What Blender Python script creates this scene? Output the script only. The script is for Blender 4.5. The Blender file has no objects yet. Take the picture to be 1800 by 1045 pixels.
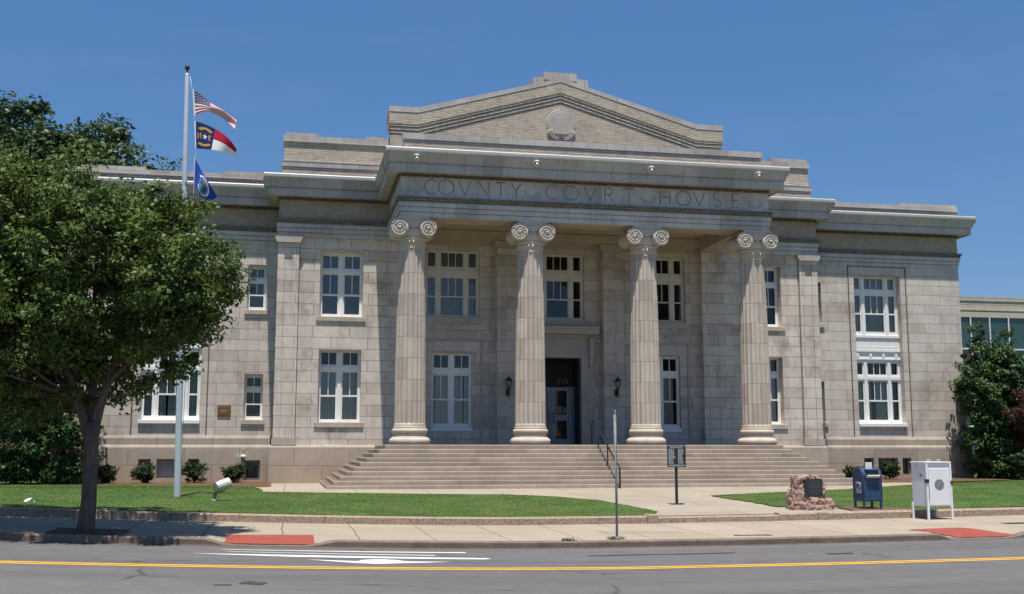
import bpy, bmesh, math, random
import numpy as np
from mathutils import Vector, Matrix
R = math.radians
random.seed(7); RNG = np.random.default_rng(7)
S = bpy.context.scene
COL = S.collection

# ------------------------------------------------------------------ camera
cd = bpy.data.cameras.new('camera'); cam = bpy.data.objects.new('camera', cd); COL.objects.link(cam)
cd.sensor_width = 36; cd.lens = 39.0; cd.clip_start = .1; cd.clip_end = 3000
cam.location = (0, 0, 2.0); cam.rotation_euler = (math.pi/2 + .137, 0, -.198)
S.camera = cam
# ------------------------------------------------------------------ light
SUN_DIR = Vector((-.21, -1, 4.0)).normalized()          # towards the sun
elev = math.asin(SUN_DIR.z); az = math.atan2(SUN_DIR.x, SUN_DIR.y)
w = bpy.data.worlds.new('World'); S.world = w; w.use_nodes = True
nt = w.node_tree; bg = nt.nodes['Background']
sky = nt.nodes.new('ShaderNodeTexSky'); sky.sky_type = 'NISHITA'; sky.sun_disc = False
sky.sun_elevation = elev; sky.sun_rotation = az
sky.altitude = 50; sky.air_density = .75; sky.dust_density = .3; sky.ozone_density = 7
hs = nt.nodes.new('ShaderNodeHueSaturation'); hs.inputs['Saturation'].default_value = 1.85; hs.inputs['Hue'].default_value = .51
gm = nt.nodes.new('ShaderNodeGamma'); gm.inputs[1].default_value = .42
nt.links.new(sky.outputs[0], gm.inputs[0]); nt.links.new(gm.outputs[0], hs.inputs['Color']); 
tc_ = nt.nodes.new('ShaderNodeTexCoord'); mp_ = nt.nodes.new('ShaderNodeMapping'); mp_.inputs['Rotation'].default_value = (.25, .15, .5); mp_.inputs['Scale'].default_value = (2.2, 2.2, 9.)
nz_ = nt.nodes.new('ShaderNodeTexNoise'); nz_.inputs['Scale'].default_value = 1.6; nz_.inputs['Detail'].default_value = 7; nz_.inputs['Roughness'].default_value = .62
mr_ = nt.nodes.new('ShaderNodeMapRange'); mr_.inputs[1].default_value = .5; mr_.inputs[2].default_value = .78; mr_.inputs[3].default_value = 0; mr_.inputs[4].default_value = .06
mx_ = nt.nodes.new('ShaderNodeMix'); mx_.data_type = 'RGBA'; mx_.inputs[7].default_value = (2.4, 2.5, 2.7, 1)      # thin cirrus
nt.links.new(tc_.outputs['Generated'], mp_.inputs[0]); nt.links.new(mp_.outputs[0], nz_.inputs['Vector']); nt.links.new(nz_.outputs[0], mr_.inputs[0]); nt.links.new(mr_.outputs[0], mx_.inputs[0])
nt.links.new(hs.outputs[0], mx_.inputs[6]); nt.links.new(mx_.outputs[2], bg.inputs[0]); bg.inputs[1].default_value = .162
sl = bpy.data.lights.new('sun', 'SUN'); sl.energy = 3.8; sl.angle = R(.53); sl.color = (1, .94, .84)
so = bpy.data.objects.new('sun', sl); COL.objects.link(so)
so.rotation_euler = SUN_DIR.to_track_quat('Z', 'Y').to_euler(); so.location = (0, 0, 60)
S.view_settings.view_transform = 'Standard'; S.view_settings.look = 'None'
S.view_settings.exposure = 0.85; S.view_settings.gamma = 1

# ------------------------------------------------------------------ materials
def mat(name, rgb, rough=.8, spec=.3, metal=0, noise=None, bump=None, rand=None):
    """noise=(scale, amount, detail[,stretch]); bump=(scale, strength); rand = per-island brightness spread"""
    m = bpy.data.materials.new(name); m.use_nodes = True; n = m.node_tree.nodes; l = m.node_tree.links
    b = n['Principled BSDF']; b.inputs['Base Color'].default_value = (*rgb, 1)
    b.inputs['Roughness'].default_value = rough; b.inputs['Specular IOR Level'].default_value = spec
    b.inputs['Metallic'].default_value = metal
    tc = n.new('ShaderNodeTexCoord')
    col = None
    if noise:
        nz = n.new('ShaderNodeTexNoise'); nz.inputs['Scale'].default_value = noise[0]; nz.inputs['Detail'].default_value = noise[2] if len(noise) > 2 else 5
        nz.inputs['Roughness'].default_value = .65
        src = tc.outputs['Object']
        if len(noise) > 3:
            mp = n.new('ShaderNodeMapping'); mp.inputs['Scale'].default_value = noise[3]; l.new(src, mp.inputs[0]); src = mp.outputs[0]
        l.new(src, nz.inputs['Vector'])
        mr = n.new('ShaderNodeMapRange'); mr.inputs[1].default_value = .3; mr.inputs[2].default_value = .7
        mr.inputs[3].default_value = 1 - noise[1]; mr.inputs[4].default_value = 1 + noise[1]; l.new(nz.outputs[0], mr.inputs[0])
        col = scale_col(m, rgb, mr.outputs[0]); 
    if rand:
        g = n.new('ShaderNodeNewGeometry'); mr = n.new('ShaderNodeMapRange'); mr.inputs[3].default_value = 1 - rand; mr.inputs[4].default_value = 1 + rand
        l.new(g.outputs['Random Per Island'], mr.inputs[0]); col = scale_col(m, col if col else rgb, mr.outputs[0])
    if col: l.new(col, b.inputs['Base Color'])
    if bump:
        nz = n.new('ShaderNodeTexNoise'); nz.inputs['Scale'].default_value = bump[0]; nz.inputs['Detail'].default_value = 6
        l.new(tc.outputs['Object'], nz.inputs['Vector'])
        bp = n.new('ShaderNodeBump'); bp.inputs['Strength'].default_value = bump[1]; bp.inputs['Distance'].default_value = .02
        l.new(nz.outputs[0], bp.inputs['Height']); l.new(bp.outputs[0], b.inputs['Normal'])
    return m
def scale_col(m, c, fac):
    n = m.node_tree.nodes; l = m.node_tree.links
    mx = n.new('ShaderNodeMix'); mx.data_type = 'RGBA'; mx.blend_type = 'MULTIPLY'; mx.inputs[0].default_value = 1
    if isinstance(c, tuple): mx.inputs[6].default_value = (*c[:3], 1)
    else: l.new(c, mx.inputs[6])
    l.new(fac, mx.inputs[7])
    return mx.outputs[2]
def mixc(m, a, b, fac, blend='MIX'):
    n = m.node_tree.nodes; l = m.node_tree.links
    mx = n.new('ShaderNodeMix'); mx.data_type = 'RGBA'; mx.blend_type = blend
    for v, i in ((a, 6), (b, 7)):
        if isinstance(v, tuple): mx.inputs[i].default_value = (*v[:3], 1)
        else: l.new(v, mx.inputs[i])
    if isinstance(fac, float): mx.inputs[0].default_value = fac
    else: l.new(fac, mx.inputs[0])
    return mx.outputs[2]
def math_(m, op, a, b=0.0):
    n = m.node_tree.nodes; l = m.node_tree.links
    x = n.new('ShaderNodeMath'); x.operation = op
    for v, i in ((a, 0), (b, 1)):
        if isinstance(v, (int, float)): x.inputs[i].default_value = v
        else: l.new(v, x.inputs[i])
    return x.outputs[0]
def ramp_(m, src, a, b, lo=0., hi=1.):
    n = m.node_tree.nodes; l = m.node_tree.links
    mr = n.new('ShaderNodeMapRange'); mr.inputs[1].default_value = a; mr.inputs[2].default_value = b; mr.inputs[3].default_value = lo; mr.inputs[4].default_value = hi
    l.new(src, mr.inputs[0]); return mr.outputs[0]
def noise_(m, vec, scale, detail=5, rough=.6, stretch=None):
    n = m.node_tree.nodes; l = m.node_tree.links
    if stretch:
        mp = n.new('ShaderNodeMapping'); mp.inputs['Scale'].default_value = stretch; l.new(vec, mp.inputs[0]); vec = mp.outputs[0]
    z = n.new('ShaderNodeTexNoise'); z.inputs['Scale'].default_value = scale; z.inputs['Detail'].default_value = detail; z.inputs['Roughness'].default_value = rough
    l.new(vec, z.inputs['Vector']); return z.outputs[0]

def masonry(name, c1, c2, mortar, bw, bh, ms, zoff=0., stain=None, stain_amt=.0, streak=.0, rough=.85, round_=False, bump=.4, offset=.5, blotch=.12, foot=None, xoff=0., odd=.42):
    """coursed blocks: joints run in x+y (or round the axis of a column) and z"""
    m = bpy.data.materials.new(name); m.use_nodes = True; n = m.node_tree.nodes; l = m.node_tree.links
    b = n['Principled BSDF']; b.inputs['Roughness'].default_value = rough; b.inputs['Specular IOR Level'].default_value = .25
    tc = n.new('ShaderNodeTexCoord'); sp = n.new('ShaderNodeSeparateXYZ'); l.new(tc.outputs['Object'], sp.inputs[0])
    if round_:
        oi = n.new('ShaderNodeObjectInfo')
        u = math_(m, 'ADD', math_(m, 'MULTIPLY', math_(m, 'ARCTAN2', sp.outputs[1], sp.outputs[0]), .6), math_(m, 'MULTIPLY', oi.outputs['Random'], 37.))
    else:
        ge = n.new('ShaderNodeNewGeometry'); sn = n.new('ShaderNodeSeparateXYZ'); l.new(ge.outputs['True Normal'], sn.inputs[0])
        side = math_(m, 'GREATER_THAN', math_(m, 'ABSOLUTE', sn.outputs[0]), .6)
        u = math_(m, 'ADD', math_(m, 'ADD', math_(m, 'MULTIPLY', sp.outputs[0], math_(m, 'SUBTRACT', 1., side)), math_(m, 'MULTIPLY', sp.outputs[1], side)), xoff)
    v = math_(m, 'ADD', sp.outputs[2], zoff)
    cb = n.new('ShaderNodeCombineXYZ'); l.new(u, cb.inputs[0]); l.new(v, cb.inputs[1])
    bt = n.new('ShaderNodeTexBrick'); l.new(cb.outputs[0], bt.inputs['Vector'])
    bt.inputs['Color1'].default_value = (0,0,0,1); bt.inputs['Color2'].default_value = (1,1,1,1); bt.inputs['Mortar'].default_value = (.4,.4,.4,1)
    bt.inputs['Scale'].default_value = 1; bt.inputs['Mortar Size'].default_value = ms; bt.inputs['Mortar Smooth'].default_value = .3
    bt.inputs['Brick Width'].default_value = bw; bt.inputs['Row Height'].default_value = bh; bt.offset = offset; bt.inputs['Bias'].default_value = 0
    sr = n.new('ShaderNodeSeparateColor'); l.new(bt.outputs['Color'], sr.inputs[0]); rnd = sr.outputs[0]
    col = mixc(m, c1, c2, math_(m, 'POWER', rnd, 1.3))
    if stain: col = mixc(m, col, tuple(.5*(a+b) for a, b in zip(c2, stain)), ramp_(m, rnd, .80, .97, 0., odd))
    nz = noise_(m, tc.outputs['Object'], 1.3, 6, .65)
    col = scale_col(m, col, ramp_(m, nz, .3, .7, 1 - blotch, 1 + blotch))
    fine = noise_(m, tc.outputs['Object'], 22, 4, .7)
    col = scale_col(m, col, ramp_(m, fine, .3, .7, .93, 1.07))
    if stain:
        s1 = noise_(m, tc.outputs['Object'], .55, 5, .7)
        col = mixc(m, col, stain, ramp_(m, s1, .52, .72, 0., stain_amt))
    if streak:
        s2 = noise_(m, tc.outputs['Object'], 1.0, 5, .7, (3.2, 3.2, .28))
        col = scale_col(m, col, ramp_(m, s2, .5, .75, 1., 1 - streak))
    if foot:      # rusty run-off marks low on the wall
        s3 = noise_(m, tc.outputs['Object'], .9, 5, .7, (1, 1, .6))
        hz = ramp_(m, math_(m, 'ADD', sp.outputs[2], math_(m, 'MULTIPLY', s3, -1.6)), -.9, .6, 1., 0.)
        col = mixc(m, col, foot, math_(m, 'MULTIPLY', hz, .55))
    col = mixc(m, col, mortar, bt.outputs['Fac'])
    l.new(col, b.inputs['Base Color'])
    bp = n.new('ShaderNodeBump'); bp.inputs['Strength'].default_value = bump; bp.inputs['Distance'].default_value = .01
    h = math_(m, 'ADD', math_(m, 'MULTIPLY', bt.outputs['Fac'], -1.), math_(m, 'MULTIPLY', fine, .35))
    l.new(h, bp.inputs['Height']); l.new(bp.outputs[0], b.inputs['Normal'])
    return m

M = {}
M['ashlar'] = masonry('ashlar', (.635, .575, .52), (.55, .49, .44), (.19, .15, .13), 1.55, .478, .011, zoff=.06, stain=(.27, .205, .165), stain_amt=.85, streak=.28)
M['ashlar_wing'] = masonry('ashlar_wing', (.595, .54, .49), (.52, .465, .415), (.20, .16, .14), 1.75, .478, .010, zoff=.02, stain=(.30, .235, .19), stain_amt=.75, streak=.24)
M['plinth'] = masonry('plinth', (.415, .355, .30), (.365, .31, .265), (.17, .13, .11), 2.3, .76, .010, zoff=.0, stain=(.22, .18, .16), stain_amt=.65, streak=.12, foot=(.40, .28, .19))
M['entab'] = masonry('entablature_stone', (.53, .50, .475), (.47, .445, .42), (.24, .225, .22), .92, 3., .007, zoff=1., stain=(.22, .19, .17), stain_amt=.45, streak=.18)
M['terra_grey'] = masonry('terracotta_grey', (.47, .44, .415), (.405, .38, .36), (.22, .19, .17), .75, 4., .008, zoff=1., stain=(.25, .2, .17), stain_amt=.5, streak=.12)
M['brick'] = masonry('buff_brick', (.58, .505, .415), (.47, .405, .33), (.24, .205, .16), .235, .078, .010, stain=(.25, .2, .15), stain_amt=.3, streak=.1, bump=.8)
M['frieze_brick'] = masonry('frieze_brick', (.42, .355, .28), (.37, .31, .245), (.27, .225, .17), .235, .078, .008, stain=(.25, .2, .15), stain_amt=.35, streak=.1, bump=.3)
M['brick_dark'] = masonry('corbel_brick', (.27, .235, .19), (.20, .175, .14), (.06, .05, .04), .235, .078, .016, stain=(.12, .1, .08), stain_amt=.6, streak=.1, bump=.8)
M['column'] = masonry('column_terracotta', (.53, .465, .405), (.43, .365, .315), (.24, .18, .15), .62, .83, .010, round_=True, stain=(.3, .25, .21), stain_amt=.45, streak=.1, blotch=.08)
M['capital'] = mat('capital_stone', (.52, .465, .405), .85, .25, noise=(3, .13, 5), bump=(30, .15))
M['colbase'] = mat('column_base_stone', (.50, .43, .36), .85, .25, noise=(2.5, .14, 5), bump=(30, .15))
M['granite'] = masonry('step_granite', (.41, .34, .275), (.34, .28, .225), (.15, .115, .09), 1.9, .16, .006, zoff=.0, stain=(.24, .19, .155), stain_amt=.6, streak=.0, blotch=.15)
M['pier'] = masonry('portico_wall_stone', (.59, .525, .475), (.49, .43, .385), (.22, .18, .155), 1.25, .478, .010, zoff=.06, stain=(.22, .19, .17), stain_amt=.6, streak=.2)
M['trim'] = mat('smooth_stone', (.41, .375, .335), .85, .25, noise=(1.6, .13, 6), bump=(25, .1))
M['soffit'] = mat('soffit_plaster', (.46, .375, .285), .85, .25, noise=(1.2, .14, 6))
M['sill'] = mat('sill_stone', (.44, .385, .32), .85, .25, noise=(2, .15, 6))
M['white'] = mat('white_paint', (.77, .77, .76), .5, .4, noise=(4, .05, 3))
M['offwhite'] = mat('aged_white_paint', (.60, .585, .54), .55, .35, noise=(3, .07, 4))
M['gutter'] = mat('gutter_white', (.52, .51, .49), .45, .4, noise=(1.2, .08, 4, (1, 1, 6)))
M['slate'] = mat('roof_tile_dark', (.035, .04, .07), .5, .4, noise=(6, .3, 4))
M['roof'] = mat('roof_felt', (.16, .15, .14), .9, .2)
M['room'] = mat('room_dark', (.03, .028, .026), .95, .1)
M['blind'] = mat('blind_fabric', (.66, .71, .68), .8, .2)
M['shade'] = mat('roller_shade', (.36, .375, .395), .85, .2, noise=(1.5, .1, 3))
M['curtain'] = mat('curtain_pale', (.44, .47, .41), .85, .2, noise=(9, .12, 3, (6, 6, .3)))
M['letter'] = mat('incision_shade_grey', (.24, .23, .225), .95, .1, noise=(4, .3, 4))  # dark grey carries the shade of incised letter grooves
M['letter_faint'] = mat('faint_shade_grey', (.30, .292, .29), .95, .1, noise=(4, .15, 4))  # paler grey for the painted shade of the festoon arcs
M['grey_panel'] = mat('grey_panel', (.30, .31, .315), .7, .3, noise=(2, .06, 3))
M['alu'] = mat('aluminium_paint', (.30, .33, .36), .4, .5, noise=(4, .05, 3))
M['gold'] = mat('dull_gold', (.36, .25, .06), .45, .5)
M['black'] = mat('black_iron', (.012, .012, .014), .45, .5)
M['doorway'] = mat('vestibule_shade_dark', (.045, .042, .04), .8, .2)  # near-black, shade of the door recess put into the colour
M['lampglass'] = mat('lantern_glass', (.34, .31, .25), .3, .5)
M['granite_kerb'] = mat('kerb_granite', (.31, .24, .185), .9, .2, noise=(16, .38, 8), bump=(14, .7))
M['pink_granite'] = mat('pink_granite', (.31, .205, .168), .9, .25, noise=(6, .34, 8), bump=(9, 1.0))
M['bronze_dark'] = mat('dark_bronze', (.028, .036, .036), .45, .5, metal=.3, noise=(10, .2, 4))
M['bronze'] = mat('bronze_plaque', (.20, .095, .04), .5, .5, metal=.3, noise=(9, .3, 4))
M['bronze_lt'] = mat('bronze_raised', (.33, .2, .09), .5, .5, metal=.3)
M['galv'] = mat('galvanised_steel', (.25, .25, .275), .65, .3, metal=.0, noise=(8, .15, 4))
M['sign_pale'] = mat('sign_pale', (.30, .345, .345), .5, .4, noise=(12, .15, 4))
M['sign_mark'] = mat('sign_mark', (.06, .07, .075), .6, .3)
M['text_white'] = mat('sign_lettering', (.50, .55, .56), .6, .3)
M['post_black'] = mat('post_black', (.018, .02, .02), .5, .4)
M['pole'] = mat('pole_silver_paint', (.52, .57, .63), .35, .5, metal=.25, noise=(2, .05, 3))
M['mail_blue'] = mat('mailbox_blue', (.025, .062, .14), .5, .4, noise=(3, .18, 5), bump=(40, .05))
M['mail_dark'] = mat('mailbox_slot_dark', (.008, .012, .03), .6, .3)
M['mail_white'] = mat('label_white', (.68, .70, .71), .5, .4)
M['eagle_blue'] = mat('emblem_blue', (.03, .05, .12), .5, .4)
M['cab_white'] = mat('cabinet_white', (.70, .72, .755), .45, .45, noise=(2.2, .06, 5))
M['rust'] = mat('rust', (.22, .08, .03), .9, .2, noise=(14, .4, 5))
M['seal_grey'] = mat('seal_grey', (.25, .265, .28), .7, .3, noise=(18, .25, 4))
M['seal_dark'] = mat('seal_dark', (.10, .11, .12), .7, .3)
M['latch'] = mat('latch_dark', (.05, .018, .02), .5, .4)
M['flood'] = mat('floodlight_housing', (.47, .465, .42), .4, .5, noise=(5, .06, 3))
M['floodstem'] = mat('floodlight_stem', (.22, .205, .19), .6, .4, noise=(5, .15, 3))
M['box_grey'] = mat('box_grey', (.33, .33, .31), .6, .3)
M['litter'] = mat('litter_white', (.75, .75, .73), .7, .2)
M['bark'] = mat('bark_grey', (.105, .086, .075), .95, .15, noise=(14, .45, 8, (1, 1, .22)), bump=(26, 1.))
M['bark_dark'] = mat('bark_dark', (.07, .055, .045), .95, .15, noise=(9, .3, 6))
M['flag_red'] = mat('flag_red', (.42, .018, .045), .8, .15)
M['flag_white'] = mat('flag_white', (.78, .77, .78), .8, .15)
M['flag_navy'] = mat('flag_navy', (.022, .03, .12), .8, .15)
M['flag_blue'] = mat('flag_blue', (.018, .065, .36), .8, .15)
M['flag_gold'] = mat('flag_gold', (.55, .36, .06), .8, .15)
M['flag_teal'] = mat('flag_seal_blue', (.10, .22, .36), .8, .15)
M['flag_seal_green'] = mat('flag_seal_green', (.09, .12, .07), .8, .15)
M['mod_beige'] = masonry('modern_panel', (.50, .46, .38), (.46, .42, .35), (.22, .2, .16), 30., .42, .02, streak=.08)
M['mod_glass'] = mat('modern_glass', (.028, .075, .066), .06, .9)
M['mod_glass_lt'] = mat('modern_spandrel', (.10, .22, .19), .2, .7)
M['red_brick'] = masonry('far_red_brick', (.20, .07, .05), (.15, .05, .04), (.2, .16, .13), .22, .075, .01)
M['door_glass'] = mat('door_glass', (.012, .014, .016), .06, .7)

def leafmat(name, c, spread=.35, trans=.3, tint=(1.25, 1.2, .6)):
    m = bpy.data.materials.new(name); m.use_nodes = True; n = m.node_tree.nodes; l = m.node_tree.links
    b = n['Principled BSDF']; b.inputs['Roughness'].default_value = .5; b.inputs['Specular IOR Level'].default_value = .25
    g = n.new('ShaderNodeNewGeometry'); rnd = g.outputs['Random Per Island']
    tc = n.new('ShaderNodeTexCoord'); nz = noise_(m, tc.outputs['Object'], .9, 3, .5)
    col = scale_col(m, c, ramp_(m, rnd, 0, 1, 1 - spread, 1 + spread))
    col = mixc(m, col, (c[0]*1.7, c[1]*1.3, c[2]*.8), ramp_(m, nz, .45, .75, 0., .7))
    l.new(col, b.inputs['Base Color'])
    t = n.new('ShaderNodeBsdfTranslucent'); l.new(scale_col(m, col, ramp_(m, rnd, 0, 1, 1.0, 1.25)), t.inputs[0])
    mx = n.new('ShaderNodeMixShader'); mx.inputs[0].default_value = trans
    l.new(b.outputs[0], mx.inputs[1]); l.new(t.outputs[0], mx.inputs[2]); l.new(mx.outputs[0], n['Material Output'].inputs[0])
    return m
M['leaf_street'] = leafmat('leaf_street', (.076, .122, .030), .5, .25)
M['leaf_oak'] = leafmat('leaf_oak', (.05, .092, .036), .35, .15)
M['leaf_dark'] = leafmat('leaf_dark', (.035, .075, .026), .4, .2)
M['leaf_shrub'] = leafmat('leaf_shrub', (.028, .052, .02), .4, .15)
M['leaf_magnolia'] = leafmat('leaf_magnolia', (.05, .098, .033), .4, .15)
M['leaf_plum'] = leafmat('leaf_plum', (.06, .03, .024), .4, .2)
M['grass_blade'] = leafmat('grass_blade', (.07, .125, .03), .18, .3)

def glassmat():
    m = bpy.data.materials.new('window_glass'); m.use_nodes = True; n = m.node_tree.nodes; l = m.node_tree.links
    n.remove(n['Principled BSDF'])
    tr = n.new('ShaderNodeBsdfTransparent'); tr.inputs[0].default_value = (.80, .84, .86, 1)
    gl = n.new('ShaderNodeBsdfGlossy'); gl.inputs['Roughness'].default_value = .015; gl.inputs[0].default_value = (.92, .95, 1, 1)
    fr = n.new('ShaderNodeFresnel'); fr.inputs[0].default_value = 1.65
    tc = n.new('ShaderNodeTexCoord'); nz = noise_(m, tc.outputs['Object'], 1.4, 2, .5)
    bp = n.new('ShaderNodeBump'); bp.inputs['Strength'].default_value = .12; bp.inputs['Distance'].default_value = .02
    l.new(nz, bp.inputs['Height']); l.new(bp.outputs[0], gl.inputs['Normal'])
    mx = n.new('ShaderNodeMixShader'); l.new(fr.outputs[0], mx.inputs[0]); l.new(tr.outputs[0], mx.inputs[1]); l.new(gl.outputs[0], mx.inputs[2])
    l.new(mx.outputs[0], n['Material Output'].inputs[0]); return m
M['glass'] = glassmat()

def ground_mats():
    # asphalt
    m = bpy.data.materials.new('asphalt'); m.use_nodes = True; n = m.node_tree.nodes; l = m.node_tree.links; b = n['Principled BSDF']
    b.inputs['Roughness'].default_value = .85; b.inputs['Specular IOR Level'].default_value = .25
    tc = n.new('ShaderNodeTexCoord'); o = tc.outputs['Object']
    col = scale_col(m, (.121, .118, .119), ramp_(m, noise_(m, o, 90, 3, .8), .25, .75, .68, 1.36))
    col = scale_col(m, col, ramp_(m, noise_(m, o, .5, 5, .65, (.12, 1.1, 1)), .3, .72, 1.12, .78))
    col = scale_col(m, col, ramp_(m, noise_(m, o, 2.2, 6, .7), .3, .75, 1.08, .84))
    vo = n.new('ShaderNodeTexVoronoi'); vo.feature = 'DISTANCE_TO_EDGE'; vo.inputs['Scale'].default_value = .16
    mp = n.new('ShaderNodeMapping'); mp.inputs['Scale'].default_value = (1, 1.5, 1); l.new(o, mp.inputs[0])
    wob = n.new('ShaderNodeVectorMath'); wob.operation = 'ADD'; nn = n.new('ShaderNodeTexNoise'); nn.inputs['Scale'].default_value = .9; nn.inputs['Detail'].default_value = 6
    l.new(o, nn.inputs['Vector']); l.new(mp.outputs[0], wob.inputs[0]); l.new(nn.outputs['Color'], wob.inputs[1]); l.new(wob.outputs[0], vo.inputs['Vector'])
    crack = math_(m, 'MULTIPLY', ramp_(m, vo.outputs[0], .0, .009, .75, 0.), ramp_(m, noise_(m, o, .7, 3), .45, .6))
    col = mixc(m, col, (.03, .03, .03), crack)
    l.new(col, b.inputs['Base Color'])
    bp = n.new('ShaderNodeBump'); bp.inputs['Strength'].default_value = .35; bp.inputs['Distance'].default_value = .01
    l.new(noise_(m, o, 60, 4, .8), bp.inputs['Height']); l.new(bp.outputs[0], b.inputs['Normal']); M['asphalt'] = m
    # concrete
    for nm, c, jx, jy, st in (('sidewalk', (.335, .285, .225), 1.55, 9.0, .35), ('walk', (.33, .285, .23), 2.4, 2.6, .2)):
        m = bpy.data.materials.new(nm + '_concrete'); m.use_nodes = True; n = m.node_tree.nodes; l = m.node_tree.links; b = n['Principled BSDF']
        b.inputs['Roughness'].default_value = .9; b.inputs['Specular IOR Level'].default_value = .2
        tc = n.new('ShaderNodeTexCoord'); o = tc.outputs['Object']
        bt = n.new('ShaderNodeTexBrick'); bt.offset = 0; bt.inputs['Scale'].default_value = 1; bt.inputs['Brick Width'].default_value = jx; bt.inputs['Row Height'].default_value = jy
        bt.inputs['Mortar Size'].default_value = .013; bt.inputs['Color1'].default_value = (*c, 1); bt.inputs['Color2'].default_value = (c[0]*.92, c[1]*.92, c[2]*.92, 1); bt.inputs['Mortar'].default_value = (.11, .09, .07, 1)
        wob = n.new('ShaderNodeVectorMath'); wob.operation = 'ADD'; nn = n.new('ShaderNodeTexNoise'); nn.inputs['Scale'].default_value = .8; nn.inputs['Detail'].default_value = 5
        sc = n.new('ShaderNodeVectorMath'); sc.operation = 'SCALE'; sc.inputs['Scale'].default_value = .12; l.new(o, nn.inputs['Vector']); l.new(nn.outputs['Color'], sc.inputs[0])
        l.new(o, wob.inputs[0]); l.new(sc.outputs[0], wob.inputs[1]); l.new(wob.outputs[0], bt.inputs['Vector'])
        col = scale_col(m, bt.outputs['Color'], ramp_(m, noise_(m, o, .45, 6, .7), .3, .7, 1.1, .86))
        col = scale_col(m, col, ramp_(m, noise_(m, o, 30, 4, .7), .3, .7, .93, 1.07))
        col = mixc(m, col, (.12, .10, .08), ramp_(m, noise_(m, o, 1.7, 6, .75), .62, .8, 0., st))
        l.new(col, b.inputs['Base Color'])
        bp = n.new('ShaderNodeBump'); bp.inputs['Strength'].default_value = .25; bp.inputs['Distance'].default_value = .01
        l.new(noise_(m, o, 40, 4, .8), bp.inputs['Height']); l.new(bp.outputs[0], b.inputs['Normal']); M[nm] = m
ground_mats()
M['lawn'] = mat('lawn_soil', (.06, .108, .028), .95, .1, noise=(.6, .34, 8), bump=(20, .8))
M['terrain'] = mat('terrain_grass', (.06, .085, .03), .95, .1, noise=(.5, .3, 6), bump=(8, .6))
M['mulch'] = mat('mulch', (.115, .07, .045), .95, .1, noise=(14, .45, 7), bump=(22, 1.))
M['dirt'] = mat('bare_dirt', (.12, .085, .06), .95, .1, noise=(8, .35, 7), bump=(22, .8))
M['kerb_conc'] = mat('kerb_concrete', (.17, .135, .11), .9, .2, noise=(3, .25, 7), bump=(20, .4))
M['curb_dark'] = mat('curb_grimy', (.12, .085, .075), .9, .2, noise=(2.5, .35, 7), bump=(20, .5))
def dry(m, c, a=.5, b=.72, k=.75):
    n = m.node_tree.nodes; l = m.node_tree.links; bs = n['Principled BSDF']; tc = n.new('ShaderNodeTexCoord'); src = bs.inputs['Base Color'].links[0].from_socket
    l.new(mixc(m, src, c, ramp_(m, noise_(m, tc.outputs['Object'], .8, 7, .7, (1, .6, 1)), a, b, 0., k)), bs.inputs['Base Color'])
dry(M['lawn'], (.15, .14, .055)); dry(M['grass_blade'], (.16, .155, .06)); dry(M['lawn'], (.035, .075, .02), .55, .7, .5)
def worn_paint(name, c, under, lo=.6, hi=.75, scale=9):
    m = bpy.data.materials.new(name); m.use_nodes = True; n = m.node_tree.nodes; l = m.node_tree.links; b = n['Principled BSDF']
    b.inputs['Roughness'].default_value = .8; b.inputs['Specular IOR Level'].default_value = .25
    tc = n.new('ShaderNodeTexCoord'); o = tc.outputs['Object']
    col = scale_col(m, c, ramp_(m, noise_(m, o, 3, 5), .3, .7, .9, 1.08))
    col = mixc(m, col, under, ramp_(m, noise_(m, o, scale, 7, .8), lo, hi, 0., .8)); l.new(col, b.inputs['Base Color']); return m
M['paint_white'] = worn_paint('road_paint_white', (.62, .62, .61), (.15, .15, .15), .55, .72, 12)
M['paint_yellow'] = worn_paint('road_paint_yellow', (.64, .37, .05), (.16, .13, .08), .58, .75, 12)
M['paint_red'] = worn_paint('ramp_red', (.27, .062, .045), (.30, .2, .15), .6, .8, 4)
M['patch'] = mat('asphalt_patch', (.05, .05, .053), .9, .2, noise=(20, .3, 5))
M['iron_cover'] = mat('iron_cover', (.04, .035, .033), .7, .4, noise=(20, .3, 4))

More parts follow.
